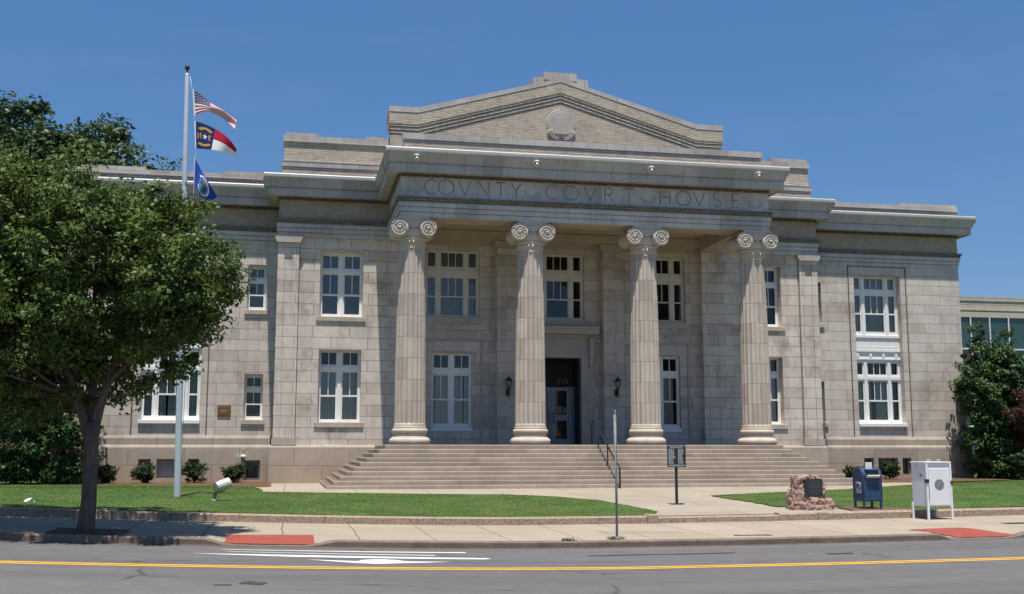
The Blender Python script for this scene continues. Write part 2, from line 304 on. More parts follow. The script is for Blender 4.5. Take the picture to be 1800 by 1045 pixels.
# ------------------------------------------------------------------ mesh helpers
class MB:
    def __init__(s): s.v = []; s.f = []; s.mi = []; s.m = 0; s.sm = []
    def add(s, vs, fs, smooth=False):
        k = len(s.v); s.v += [tuple(p) for p in vs]
        for f in fs: s.f.append([k + i for i in f]); s.mi.append(s.m); s.sm.append(smooth)
    def box(s, x0, x1, y0, y1, z0, z1):
        s.add([(x0,y0,z0),(x1,y0,z0),(x1,y1,z0),(x0,y1,z0),(x0,y0,z1),(x1,y0,z1),(x1,y1,z1),(x0,y1,z1)],
              [(0,3,2,1),(4,5,6,7),(0,1,5,4),(1,2,6,5),(2,3,7,6),(3,0,4,7)])
    def bbox(s, x0, x1, y0, y1, z0, z1, b=.01):
        """box with chamfered edges"""
        bm = bmesh.new(); bmesh.ops.create_cube(bm, size=1)
        for v in bm.verts: v.co = Vector(((x0+x1)/2 + v.co.x*(x1-x0), (y0+y1)/2 + v.co.y*(y1-y0), (z0+z1)/2 + v.co.z*(z1-z0)))
        bmesh.ops.bevel(bm, geom=bm.edges[:], offset=b, segments=2, affect='EDGES', profile=.5)
        s.frombm(bm)
    def frombm(s, bm, smooth=False):
        bm.verts.index_update(); s.add([v.co[:] for v in bm.verts], [[v.index for v in f.verts] for f in bm.faces], smooth); bm.free()
    def quad(s, *p): s.add(p, [tuple(range(len(p)))])
    def prism(s, poly, y0, y1):
        """polygon given in (x,z), extruded in y"""
        n = len(poly)
        s.add([(x,y0,z) for x,z in poly] + [(x,y1,z) for x,z in poly], [tuple(range(n)), tuple(range(2*n-1, n-1, -1))] + [(i, i+n, (i+1)%n+n, (i+1)%n) for i in range(n)])
    def prismx(s, poly, x0, x1):
        """polygon given in (y,z), extruded in x"""
        n = len(poly)
        s.add([(x0,y,z) for y,z in poly] + [(x1,y,z) for y,z in poly], [tuple(range(n-1,-1,-1)), tuple(range(n, 2*n))] + [(i, (i+1)%n, (i+1)%n+n, i+n) for i in range(n)])
    def lathe(s, prof, cx, cy, n=24, z=0, flute=None, smooth=True):
        vs = []; fs = []
        for r, h in prof:
            for i in range(n):
                a = 2*math.pi*i/n; rr = r if flute is None else r*(1 - flute(a, h))
                vs.append((cx + rr*math.cos(a), cy + rr*math.sin(a), z + h))
        for j in range(len(prof)-1):
            for i in range(n): fs.append((j*n+i, j*n+(i+1)%n, (j+1)*n+(i+1)%n, (j+1)*n+i))
        fs.append(tuple(range(n-1, -1, -1))); fs.append(tuple(range((len(prof)-1)*n, len(prof)*n)))
        s.add(vs, fs, smooth)
    def tube(s, pts, rads, n=8, smooth=True):
        pts = [Vector(p) for p in pts]
        if not hasattr(rads, '__len__'): rads = [rads]*len(pts)
        vs = []; fs = []
        for i, p in enumerate(pts):
            t = (pts[min(i+1, len(pts)-1)] - pts[max(i-1, 0)]).normalized()
            u = t.cross(Vector((0,0,1)) if abs(t.z) < .9 else Vector((1,0,0))).normalized(); v = t.cross(u)
            for k in range(n):
                a = 2*math.pi*k/n; q = p + (u*math.cos(a) + v*math.sin(a))*rads[i]; vs.append(q[:])
        for j in range(len(pts)-1):
            for i in range(n): fs.append((j*n+i, j*n+(i+1)%n, (j+1)*n+(i+1)%n, (j+1)*n+i))
        fs.append(tuple(range(n-1, -1, -1))); fs.append(tuple(range((len(pts)-1)*n, len(pts)*n)))
        s.add(vs, fs, smooth)
    def sweep(s, path, prof):
        """closed profile (offset outward, z) along an XY path; outward is to the right of travel"""
        P = [Vector(p) for p in path]; n = len(prof); vs = []; fs = []
        def nr(a, b): d = (b-a).normalized(); return Vector((d.y, -d.x))
        for i, p in enumerate(P):
            if i == 0: mt = nr(P[0], P[1])
            elif i == len(P)-1: mt = nr(P[-2], P[-1])
            else:
                a, b = nr(P[i-1], p), nr(p, P[i+1]); mt = (a+b)/(1 + a.dot(b))
            for o, z in prof: q = p + mt*o; vs.append((q.x, q.y, z))
        for j in range(len(P)-1):
            for i in range(n): fs.append((j*n+i, j*n+(i+1)%n, (j+1)*n+(i+1)%n, (j+1)*n+i))
        fs.append(tuple(range(n))); fs.append(tuple(range(len(P)*n-1, (len(P)-1)*n-1, -1)))
        s.add(vs, fs)
    def wall(s, x0, x1, z0, z1, y, holes=(), depth=.25):
        """front sheet in the plane y with rectangular holes and their reveals"""
        xs = sorted({x0, x1, *[h[0] for h in holes], *[h[1] for h in holes]}); zs = sorted({z0, z1, *[h[2] for h in holes], *[h[3] for h in holes]})
        xs = [x for x in xs if x0 <= x <= x1]; zs = [z for z in zs if z0 <= z <= z1]
        for i in range(len(xs)-1):
            for j in range(len(zs)-1):
                cx, cz = (xs[i]+xs[i+1])/2, (zs[j]+zs[j+1])/2
                if any(h[0] < cx < h[1] and h[2] < cz < h[3] for h in holes): continue
                s.quad((xs[i],y,zs[j]),(xs[i+1],y,zs[j]),(xs[i+1],y,zs[j+1]),(xs[i],y,zs[j+1]))
        for a, b, c, d in holes:
            Y = y + depth
            s.quad((a,y,c),(a,Y,c),(a,Y,d),(a,y,d)); s.quad((b,y,c),(b,y,d),(b,Y,d),(b,Y,c))
            s.quad((a,y,d),(a,Y,d),(b,Y,d),(b,y,d)); s.quad((a,y,c),(b,y,c),(b,Y,c),(a,Y,c))
ORG = {}
def link(name, mesh, parent=None, origin=None):
    o = bpy.data.objects.new(name, mesh); COL.objects.link(o)
    po = ORG[parent] if parent is not None else Vector((0,0,0))
    if origin is None: origin = po
    origin = Vector(origin); o.location = origin - po; ORG[o] = origin
    if parent is not None: o.parent = parent
    return o
def obj(name, mb, mats, parent=None, origin=None):
    po = ORG[parent] if parent is not None else Vector((0,0,0)); og = Vector(origin) if origin is not None else po
    me = bpy.data.meshes.new(name); me.from_pydata([(v[0]-og.x, v[1]-og.y, v[2]-og.z) for v in mb.v], [], mb.f)
    for k in (mats if isinstance(mats, (list, tuple)) else [mats]): me.materials.append(M[k])
    me.polygons.foreach_set('material_index', mb.mi); me.polygons.foreach_set('use_smooth', mb.sm); me.update()
    return link(name, me, parent, og)
def tag(o, label=None, cat=None, group=None, kind=None):
    if label: o['label'] = label
    if cat: o['category'] = cat
    if group: o['group'] = group
    if kind: o['kind'] = kind
    return o
def thing(name, loc, label, cat, group=None):
    o = bpy.data.objects.new(name, None); COL.objects.link(o); o.location = loc; ORG[o] = Vector(loc); o.empty_display_size = .3
    return tag(o, label, cat, group)
def copy_tree(o, loc=None, parent=None):
    kids = [c for c in list(o.children)]
    c = o.copy(); COL.objects.link(c)
    if parent is not None: c.parent = parent
    if loc is not None: c.location = loc
    for k in kids: copy_tree(k, None, c)
    return c

# ------------------------------------------------------------------ ground
def rise(X):
    r = .34*min(max((6-X)/11.5, 0), 1.9)**1.5
    return r + .10*min(max((X-9)/12, 0), 2)**1.3
def dip(X, Y):
    d = 0.
    for a, b in ((-1.15, .58), (14.45, 16.0)):
        k = min(max((X-a+.3)/.3, 0), 1)*min(max((b+.3-X)/.3, 0), 1)
        d = max(d, .105*k*min(max(1-(Y-22.6)/1.15, 0), 1))
    return d
def lot(Y): return float(np.interp(Y, [27.7, 39.5, 60], [.31, .6, .66]))
def gz(X, Y):
    if Y < 22.6: return rise(X)
    if Y < 27.55: return .13 + (Y-22.6)/4.8*.02 + rise(X) - dip(X, Y)
    return lot(Y) + rise(X)*min(max((44-Y)/15, 0), 1)
XS = sorted([-1.45,-1.15,.58,.88,14.15,14.45,16.3, -400,-150,-60,-30,-22] + [-18+i for i in range(0, 48)] + [32,36,40,50,70,120,250,500])
def grid(name, ys, m, dz=0., xs=XS, zf=gz, kind='structure'):
    mb = MB(); vs = [(x, y, zf(x, y)+dz) for y in ys for x in xs]; n = len(xs)
    mb.add(vs, [(j*n+i, j*n+i+1, (j+1)*n+i+1, (j+1)*n+i) for j in range(len(ys)-1) for i in range(n-1)], True)
    return tag(obj(name, mb, m), kind=kind)
grid('terrain', [27.56, 29, 31, 34, 37, 39.5, 42, 44, 47, 50, 60, 80, 150, 400, 1500], 'terrain', -.03)
grid('road', [-60, -20, 0, 8, 14, 18, 22.6], 'asphalt', zf=lambda x, y: rise(x))
grid('far_pavement', [-1500, -400, -60], 'terrain', zf=lambda x, y: rise(x))
grid('sidewalk', [22.78, 23.1, 23.5, 23.75, 25, 27.5], 'sidewalk')
def sheet(name, poly, m, dz, kind='structure', zf=gz, step=.8, wob=0.):
    """polygon laid on the ground, cut into a grid so that it follows it"""
    if wob:
        q = []
        for i, p in enumerate(poly):
            a = Vector(p); b = Vector(poly[(i+1) % len(poly)]); k = max(1, int((b-a).length/.35))
            for t in range(k):
                c = a.lerp(b, t/k); q.append((c.x + random.uniform(-wob, wob), c.y + random.uniform(-wob, wob)))
        poly = q
    bm = bmesh.new(); bm.faces.new([bm.verts.new((x, y, 0)) for x, y in poly])
    bmesh.ops.triangulate(bm, faces=bm.faces[:])
    bx = [p[0] for p in poly]; by = [p[1] for p in poly]
    for ax, lo, hi in ((0, min(bx), max(bx)), (1, min(by), max(by))):
        t = lo + step
        while t < hi:
            co = (t,0,0) if ax == 0 else (0,t,0); no = (1,0,0) if ax == 0 else (0,1,0)
            bmesh.ops.bisect_plane(bm, geom=bm.verts[:]+bm.edges[:]+bm.faces[:], plane_co=co, plane_no=no); t += step
    for v in bm.verts: v.co.z = zf(v.co.x, v.co.y) + dz
    mb = MB(); mb.frombm(bm, True); o = obj(name, mb, m)
    return tag(o, kind=kind) if kind else o
def inpoly(P, poly):
    x, y = P[:,0], P[:,1]; c = np.zeros(len(P), bool); n = len(poly)
    for i in range(n):
        x1, y1 = poly[i]; x2, y2 = poly[(i+1) % n]
        if y1 == y2: continue
        k = ((y1 > y) != (y2 > y)) & (x < (x2-x1)*(y-y1)/(y2-y1)+x1); c ^= k
    return c
# concrete forecourt, lawns, beds
sheet('walkway', [(-1.2,42.9),(-1.0,37.0),(6,36),(8.2,27.76),(16.9,27.76),(17.3,29.9),(27,37.0),(27,43.7),(24.3,43.7),(24.3,48),(-.7,48),(-.7,43.2)], 'walk', .006)
LAWN_L = [(-40,27.95),(-8,27.8),(9.25,27.76),(9.75,28.9),(9.7,30.7),(9.35,33.5),(8.5,35.2),(7.1,36.4),(3,37.1),(-.74,37.65),(-.95,40.5),(-1.3,43.0),(-4,45.0),(-11.5,48.9),(-14,48.9),(-40,48.9)]
LAWN_R = [(13.55,34.8),(13.62,33),(13.68,31.7),(13.58,29.75),(15.1,29.65),(16.3,28.9),(16.9,27.9),(30,28.6),(60,29.5),(60,47),(33,45.6),(30,44.0),(26.2,41.6),(24.5,40.2),(20.2,37.4),(17.6,36.4)]
sheet('lawn', LAWN_L, 'lawn', .03, wob=.05); sheet('lawn', LAWN_R, 'lawn', .03, wob=.05)
sheet('mulch_bed', [(-1.35,43.1),(-.6,43.3),(-.6,49.9),(-12,49.9),(-12,48.95),(-4,45.1)], 'mulch', .018, wob=.06)
sheet('mulch_bed', [(24.2,44.2),(26.5,43.6),(30,45.0),(33,46.3),(44,47.6),(44,50.5),(24.2,50.5)], 'mulch', .018, wob=.06)
sheet('dirt_patch', [(15.0,27.8),(16.9,27.8),(16.6,28.6),(15.9,29.4),(15.0,29.2)], 'dirt', .036, wob=.05)
sheet('path', [(-40,62),(-13,58),(-11.5,60.5),(-40,66)], 'walk', .006)
def grass(name, poly, dens, h):
    bx = [p[0] for p in poly]; by = [p[1] for p in poly]; x0, x1, y0, y1 = max(min(bx), -14), min(max(bx), 40), min(by), max(by)
    n = int((x1-x0)*(y1-y0)*dens); P = np.column_stack([RNG.uniform(x0, x1, n), RNG.uniform(y0, y1, n)]); P = P[inpoly(P, poly)]; n = len(P)
    z = np.array([gz(x, y) for x, y in P]) + .025
    a = RNG.uniform(0, 2*np.pi, n); hh = h*RNG.uniform(.45, 1.25, n); wd = RNG.uniform(.006, .013, n); ln = RNG.uniform(-.03, .03, (n, 2))
    v = np.zeros((n, 3, 3)); dx = np.cos(a)*wd; dy = np.sin(a)*wd
    v[:,0] = np.column_stack([P[:,0]-dx, P[:,1]-dy, z]); v[:,1] = np.column_stack([P[:,0]+dx, P[:,1]+dy, z]); v[:,2] = np.column_stack([P[:,0]+ln[:,0], P[:,1]+ln[:,1], z+hh])
    me = bpy.data.meshes.new(name); me.vertices.add(n*3); me.vertices.foreach_set('co', v.ravel()); me.loops.add(n*3); me.loops.foreach_set('vertex_index', np.arange(n*3)); me.polygons.add(n); me.polygons.foreach_set('loop_start', np.arange(0, n*3, 3)); me.update(calc_edges=True)
    me.materials.append(M['grass_blade']); return tag(link(name, me), 'short mown green grass covering the lawn in front of the courthouse' if poly is LAWN_L else 'short mown green grass behind the stone marker and mailbox', 'grass', kind='stuff')
grass('grass', LAWN_L, 300, .026); grass('grass', LAWN_R, 220, .026)
# kerbs
def kerb(name, x0, x1, y0, y1, zb, zt, m, bevel=.02, jl=1.6, top=None):
    mb = MB(); x = x0
    while x < x1 - .01:
        xe = min(x + jl*random.uniform(.7, 1.3), x1)
        if x1 - xe < .3: xe = x1
        n = max(1, int((xe-x)/(.3 if name == 'street_curb' and -6 < x < 20 else .8))); 
        for i in range(n):
            a, b = x + (xe-x)*i/n, x + (xe-x)*(i+1)/n; ga = .004 if i == 0 else 0; gb = .004 if i == n-1 else 0
            A, B = rise(a)-(dip(a, 22.6) if name == 'street_curb' else 0), rise(b)-(dip(b, 22.6) if name == 'street_curb' else 0); pr = [(y0,zb),(y0,zt-bevel),(y0+bevel,zt),(y1,zt),(y1,zb)]
            vs = [(a+ga,y,z+A) for y,z in pr] + [(b-gb,y,z+B) for y,z in pr]
            fs = [(k,(k+1)%5,(k+1)%5+5,k+5) for k in range(5)] + [(4,3,2,1,0),(5,6,7,8,9)]
            mb.add(vs, fs)
        x = xe
    return tag(obj(name, mb, m), kind='structure')
kerb('street_curb', -60, 120, 22.6, 22.79, -.1, .136, 'kerb_conc', .03, 2.6)
kerb('gutter_strip', -60, 120, 22.44, 22.598, -.2, .006, 'curb_dark', .002, 3.)
kerb('granite_edging', -40, 9.0, 27.42, 27.72, .05, .335, 'granite_kerb', .03, 2.2)
kerb('granite_edging', 9.28, 12.6, 27.46, 27.74, .05, .305, 'granite_kerb', .03, 1.8)
kerb('granite_edging', 12.6, 60, 27.45, 27.76, .05, .35, 'granite_kerb', .04, 1.5)
mb = MB(); mb.bbox(9.0, 9.29, 27.36, 27.74, .05, .37, .025); mb.bbox(13.7, 13.98, 27.40, 27.77, .05, .385, .025); tag(obj('granite_edging', mb, 'granite_kerb'), kind='structure')
# paint and patches
def strip(name, xs, y0, y1, m, dz, zf):
    mb = MB(); vs = [(x, y, zf(x, y)+dz) for y in (y0, y1) for x in xs]; n = len(xs)
    mb.add(vs, [(i, i+1, n+i+1, n+i) for i in range(n-1)]); return tag(obj(name, mb, m), kind='structure')
rz = lambda x, y: rise(x)
LX = [-60, -30] + [-18+i*.7 for i in range(70)] + [50, 100]
def yel(x): return 18.42 + .10*max(0, (4-x)/9)**1.6
mb = MB()
for off in (0, .22):
    n = len(LX); mb.add([(x, yel(x)+off+dy, rise(x)+.005) for dy in (0, .13) for x in LX], [(i, i+1, n+i+1, n+i) for i in range(n-1)])
tag(obj('yellow_line', mb, 'paint_yellow'), kind='structure')
arrow = [ [(-1.30,21.74),(3.42,21.66),(3.42,21.48),(1.6,21.52),(-1.0,21.66)],
          [(-1.1,21.30),(2.75,21.02),(2.75,20.9),(-.9,21.22)],
          [(-1.62,20.82),(.3,20.78),(3.62,20.46),(3.7,20.32),(3.55,20.22),(2.2,20.30),(.2,20.42),(-1.3,20.72)],
          [(.38,19.96),(1.25,19.78),(1.32,19.98),(1.5,20.10),(1.75,20.12),(1.95,20.02),(2.04,19.86),(2.1,19.78),(2.9,19.74),(1.9,19.42),(1.55,19.3),(1.2,19.42)] ]
for a in arrow: sheet('lane_marking', a, 'paint_white', .006, zf=rz)
sheet('lane_marking', [(15.5,21.2),(19,21.25),(19,21.4),(15.5,21.35)], 'paint_white', .006, zf=rz)
sheet('ramp_paint', [(-1.15,22.62),(.58,22.62),(.58,23.75),(-1.12,23.6)], 'paint_red', .012, zf=lambda x, y: .004 + gz(x, max(y, 22.601)), step=.25, wob=.02)
sheet('ramp_paint', [(14.68,22.62),(16.1,22.62),(15.9,23.3),(15.5,23.95),(14.9,23.9),(14.05,23.75),(14.4,23.2)], 'paint_red', .012, zf=lambda x, y: .004 + gz(x, max(y, 22.601)), step=.25, wob=.03)
sheet('asphalt_patch', [(-.66,16.3),(-.3,16.22),(-.2,16.5),(-.5,16.62),(-.62,16.5)], 'patch', .005, zf=rz, wob=.05, step=.2)
sheet('asphalt_patch', [(-.92,16.1),(-.7,16.08),(-.72,16.24),(-.98,16.2)], 'patch', .005, zf=rz, wob=.03, step=.2)
sheet('asphalt_patch', [(5.6,20.75),(8.6,20.85),(8.7,21.0),(5.7,20.98)], 'patch', .005, zf=rz, wob=.05)
sheet('drain_cover', [(10.3,20.2),(10.8,20.2),(10.85,20.4),(10.3,20.42)], 'iron_cover', .006, zf=rz)
sheet('iron_cover', [(17.35,24.7),(18.1,24.7),(18.1,25.1),(17.35,25.1)], 'iron_cover', .006)
sheet('sidewalk_patch', [(9.6,23.3),(10.5,23.2),(10.6,23.5),(9.8,23.6)], 'dirt', .005, wob=.08)
sheet('tree_pit', [(-4.55,22.85),(-3.05,22.85),(-3.1,24.3),(-4.5,24.3)], 'dirt', .008, wob=.05)
sheet('sidewalk_patch', [(7.0,24.6),(8.9,24.5),(8.9,25.3),(7.1,25.4)], 'walk', .004, wob=.03)

# ------------------------------------------------------------------ courthouse
XC = 11.78; YE = 42.5; YW = 47.63; YG = 49.87; G = .6; FL = 2.2
B = thing('courthouse', (XC, YW, G), 'pale stone county courthouse with four ionic columns, brick gable and wide front steps', 'courthouse')
def X(a): return XC + a
def P_(mb, name, m, parent=B, origin=None): return obj(name, mb, m, parent, origin)
def path(*pts): return [(X(a), y) for a, y in pts]
YB = 72
FULL = path((-21.25,YB),(-21.25,YG),(-12.4,YG),(-12.4,YW),(-7.7,YW),(-7.7,YE),(7.7,YE),(7.7,YW),(12.4,YW),(12.4,YG),(21.25,YG),(21.25,YB))
# ---- entablature
mb = MB()
mb.sweep(FULL, [(-.3,11.05),(0,11.05),(0,11.225),(-.035,11.228),(-.035,11.252),(.04,11.255),(.04,11.42),(.0,11.423),(.0,11.447),(.08,11.45),(.08,11.62),(-.3,11.62)])
P_(mb, 'architrave', 'entab')
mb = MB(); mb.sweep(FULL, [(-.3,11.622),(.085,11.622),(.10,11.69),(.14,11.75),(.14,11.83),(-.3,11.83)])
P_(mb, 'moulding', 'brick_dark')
mb = MB()
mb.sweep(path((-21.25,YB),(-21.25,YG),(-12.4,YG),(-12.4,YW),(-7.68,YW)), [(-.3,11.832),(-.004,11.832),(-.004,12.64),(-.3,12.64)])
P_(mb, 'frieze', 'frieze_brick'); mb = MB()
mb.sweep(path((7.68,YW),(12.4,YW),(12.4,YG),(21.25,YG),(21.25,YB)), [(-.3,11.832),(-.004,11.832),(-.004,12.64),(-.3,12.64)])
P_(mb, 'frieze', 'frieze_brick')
mb = MB(); mb.sweep(path((-7.7,YW+.2),(-7.7,YE),(7.7,YE),(7.7,YW+.2)), [(-.3,11.834),(0,11.834),(0,12.64),(-.3,12.64)])
FR = P_(mb, 'frieze', 'entab')
mb = MB(); mb.sweep(FULL, [(-.3,12.642),(.05,12.642),(.05,12.76),(-.3,12.76)])
def dent(a0, a1, y):
    n = int((a1-a0)/.16)
    for i in range(n):
        a = a0 + (i+.25)*(a1-a0)/n; mb.box(X(a), X(a)+.085, y-.13, y-.052, 12.65, 12.755)
dent(-21.2,-12.5,YG); dent(12.5,21.2,YG); dent(-12.4,-7.85,YW); dent(7.85,12.4,YW); dent(-7.75,7.75,YE)
for k in range(30): y = YE + .1 + k*.16; mb.box(X(-7.83), X(-7.752), y, y+.085, 12.65, 12.755)
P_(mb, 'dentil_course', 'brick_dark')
mb = MB(); mb.sweep(FULL, [(-.3,12.762),(.45,12.762),(.45,12.74),(.49,12.74),(.49,13.05),(.47,13.06),(.47,13.085),(.555,13.09),(.555,13.13),(.57,13.2),(.62,13.30),(.69,13.38),(.70,13.45),(-.3,13.45)])
P_(mb, 'cornice', 'terra_grey')
for a0, a1, y in ((-8.36,8.36,YE),(-13.06,-8.4,YW),(8.4,13.06,YW),(-21.9,-13.1,YG),(13.1,21.9,YG)):
    g = MB(); g.prismx([(y-.55,13.452),(y-.72,13.452),(y-.745,13.50),(y-.755,13.60),(y-.735,13.635),(y-.55,13.635)], X(a0), X(a1)); P_(g, 'gutter', 'gutter')
    g = MB(); b0, b1 = (a0+.85, a1-.85) if abs(a0+a1) < .1 else ((a0+.8, a1) if a0 < 0 else (a0, a1-.8))
    g.prismx([(y-.53,13.455),(y-.53,13.56),(y+.12,13.64),(y+.12,13.455)], X(b0), X(b1)); n = int((b1-b0)/.27)
    for i in range(n): xx = X(b0 + (i+.5)*(b1-b0)/n); g.tube([(xx, y-.53, 13.60), (xx, y+.12, 13.70)], .055, 6)
    P_(g, 'roof_tiles', 'slate')
# ---- inscription
GLY = {}
def arc(cx, cy, rx, ry, a0, a1, n=18): return [(cx+rx*math.cos(R(a0+(a1-a0)*i/n)), cy+ry*math.sin(R(a0+(a1-a0)*i/n))) for i in range(n+1)]
GLY['C'] = [arc(.5,.5,.5,.5,48,312)]; GLY['O'] = [arc(.5,.5,.52,.5,0,360,26)]
GLY['V'] = [[(0,1),(.5,0),(1,1)]]; GLY['N'] = [[(.05,0),(.05,1),(.95,0),(.95,1)]]; GLY['T'] = [[(0,1),(.9,1)],[(.45,1),(.45,0)]]
GLY['Y'] = [[(0,1),(.45,.5),(.9,1)],[(.45,.5),(.45,0)]]; GLY['R'] = [[(.1,0),(.1,1),(.45,1)]+arc(.45,.76,.32,.24,90,-90,10)+[(.1,.52)],[(.45,.52),(.85,0)]]
GLY['H'] = [[(.08,0),(.08,1)],[(.92,0),(.92,1)],[(.08,.52),(.92,.52)]]; GLY['S'] = [arc(.42,.75,.3,.25,35,270,14)+arc(.42,.25,.33,.25,90,-145,14)[1:]]
GLY['E'] = [[(.7,1),(.1,1),(.1,0),(.72,0)],[(.1,.52),(.6,.52)]]
GLY['1'] = [[(.25,.8),(.5,1),(.5,0)]]; GLY['5'] = [[(.8,1),(.25,1),(.2,.56)]+arc(.45,.32,.38,.3,120,-130,12)]; GLY['U'] = [[(.1,1),(.1,.35)]+arc(.5,.35,.4,.35,180,360,10)+[(.9,1)]]
GLY['P'] = [GLY['R'][0]]; GLY['A'] = [[(0,0),(.5,1),(1,0)],[(.2,.38),(.8,.38)]]; GLY['I'] = [[(.5,0),(.5,1)]]; GLY['L'] = [[(.1,1),(.1,0),(.75,0)]]
def stroke(mb, pts, wd, fn):
    """flat ribbon along a 2-D polyline; fn maps (u,v) to a 3-D point"""
    P = [Vector(p) for p in pts]; n = len(P); L = []
    for i in range(n):
        t = (P[min(i+1,n-1)] - P[max(i-1,0)]);  t = t.normalized() if t.length else Vector((1,0)); q = Vector((-t.y, t.x))
        if 0 < i < n-1:
            a = (P[i]-P[i-1]).normalized(); c = max(.45, abs(a.dot(t))); q = q/c
        L.append((P[i]+q*wd/2, P[i]-q*wd/2))
    mb.add([fn(*p) for pr in L for p in pr], [(2*i, 2*i+1, 2*i+3, 2*i+2) for i in range(n-1)])
def text(mb, s, x, z, h, adv, wd, fn, ratio=.8):
    for i, ch in enumerate(s):
        if ch in GLY:
            for pl in GLY[ch]: stroke(mb, [(x + i*adv + u*h*ratio, z + v*h) for u, v in pl], wd, fn)
ins = MB()
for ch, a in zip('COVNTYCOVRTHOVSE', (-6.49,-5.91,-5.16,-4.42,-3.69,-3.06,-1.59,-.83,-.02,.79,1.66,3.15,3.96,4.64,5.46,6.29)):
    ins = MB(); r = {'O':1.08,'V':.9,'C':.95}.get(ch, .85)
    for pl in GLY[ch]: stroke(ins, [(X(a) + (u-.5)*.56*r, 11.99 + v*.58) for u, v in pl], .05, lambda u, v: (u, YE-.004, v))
    obj('painted_shade_letter', ins, 'letter', FR)  # flat ribbon on the frieze, groove shade painted in grey, nothing cut
for a in (-7.12, -2.43, 2.42, 7.1):
    ins = MB()
    stroke(ins, [(X(a)+.34*math.cos(t), 12.30+.31*math.sin(t)) for t in [math.pi*(1.02+.96*i/16) for i in range(17)]], .035, lambda u, v: (u, YE-.004, v))
    stroke(ins, [(X(a)+.25*math.cos(t), 12.30+.23*math.sin(t)) for t in [math.pi*(1.02+.96*i/16) for i in range(17)]], .03, lambda u, v: (u, YE-.004, v))
    obj('painted_shade_festoon', ins, 'letter_faint', FR)  # flat arcs, faint relief shadow painted on the frieze
# ---- lion-head spouts
sp0 = None
for a in (-7.16, -2.39, 2.36, 6.99):
    if sp0 is None:
        s_ = MB(); x, y, z = X(a), YE-.62, 13.27
        def ell(mb, c, r, n=12, m_=8):
            vs = []; fs = []
            for j in range(m_+1):
                t = math.pi*j/m_
                for i in range(n): p = 2*math.pi*i/n; vs.append((c[0]+r[0]*math.sin(t)*math.cos(p), c[1]+r[1]*math.sin(t)*math.sin(p), c[2]+r[2]*math.cos(t)))
            for j in range(m_):
                for i in range(n): fs.append((j*n+i, (j+1)*n+i, (j+1)*n+(i+1)%n, j*n+(i+1)%n))
            mb.add(vs, fs, True)
        ell(s_, (x,y,z), (.16,.14,.13)); ell(s_, (x,y-.12,z-.08), (.075,.08,.075)); ell(s_, (x-.15,y-.01,z+.07), (.05,.05,.055)); ell(s_, (x+.15,y-.01,z+.07), (.05,.05,.055)); ell(s_, (x,y-.10,z+.06),(.11,.06,.05))
        s_.m = 1; ell(s_, (x-.078,y-.125,z-.015), (.05,.04,.042)); ell(s_, (x+.078,y-.125,z-.015), (.05,.04,.042)); ell(s_, (x,y-.185,z-.10), (.035,.03,.025))
        sp0 = P_(s_, 'lion_head', ['offwhite', 'black'], origin=(X(a), YE-.5, 13.27))
    else:
        c = sp0.copy(); COL.objects.link(c); c.location = Vector((X(a), YE-.5, 13.27)) - ORG[B]
# ---- attic and parapets
mb = MB(); mb.box(X(-7.58), X(7.5), YE+.15, YE+.55, 13.46, 14.20); P_(mb, 'parapet', 'brick')
mb = MB(); mb.box(X(-7.62), X(7.54), YE+.11, YE+.59, 14.203, 14.45); P_(mb, 'coping', 'terra_grey')
for s in (-1, 1):
    mb = MB(); a0, a1 = (-12.32,-7.72) if s < 0 else (7.72,12.36)
    mb.box(X(a0), X(a1), YW+.3, YW+2.6, 13.46, 14.2); mb.box(X(a0)+.06, X(a1)-.06, YW+.36, YW+2.54, 14.44, 15.36); P_(mb, 'attic', 'brick')
    mb = MB(); mb.box(X(a0)-.04, X(a1)+.04, YW+.26, YW+2.62, 14.203, 14.43)
    mb.box(X(a0)+.02, X(a1)-.02, YW+.30, YW+2.58, 15.363, 15.60)
    if s < 0: mb.box(X(-12.2), X(-10.8), YW+.33, YW+2.3, 15.602, 15.73); mb.box(X(-8.75), X(-7.8), YW+.33, YW+2.3, 15.602, 15.73)
    else: mb.box(X(10.4), X(12.25), YW+.33, YW+2.3, 15.602, 15.76)
    P_(mb, 'coping', 'terra_grey')
    mb = MB(); mb.box(X(a0)-.055, X(a1)+.055, YW+.245, YW+.5, 14.432, 14.452); mb.box(X(a0), X(a1), YW+.285, YW+.5, 15.335, 15.361); P_(mb, 'flashing', 'gutter')
    mb = MB(); a0, a1 = (-21.6,-12.5) if s < 0 else (12.5,21.55)
    mb.box(X(a0), X(a1), YG+.3, YG+.7, 13.46, 14.1); P_(mb, 'parapet', 'brick')
    mb = MB(); mb.box(X(a0)-.03, X(a1)+.03, YG+.27, YG+.73, 14.103, 14.30)
    for b0, b1 in ((18.3,21.5),(13.0,14.9)): 
        if s < 0: b0, b1 = -b1, -b0
        mb.box(X(b0), X(b1), YG+.30, YG+.70, 14.302, 14.42)
    P_(mb, 'coping', 'terra_grey')
    mb = MB(); mb.box(X(a0)-.045, X(a1)+.045, YG+.255, YG+.5, 14.08, 14.102); P_(mb, 'flashing', 'gutter')
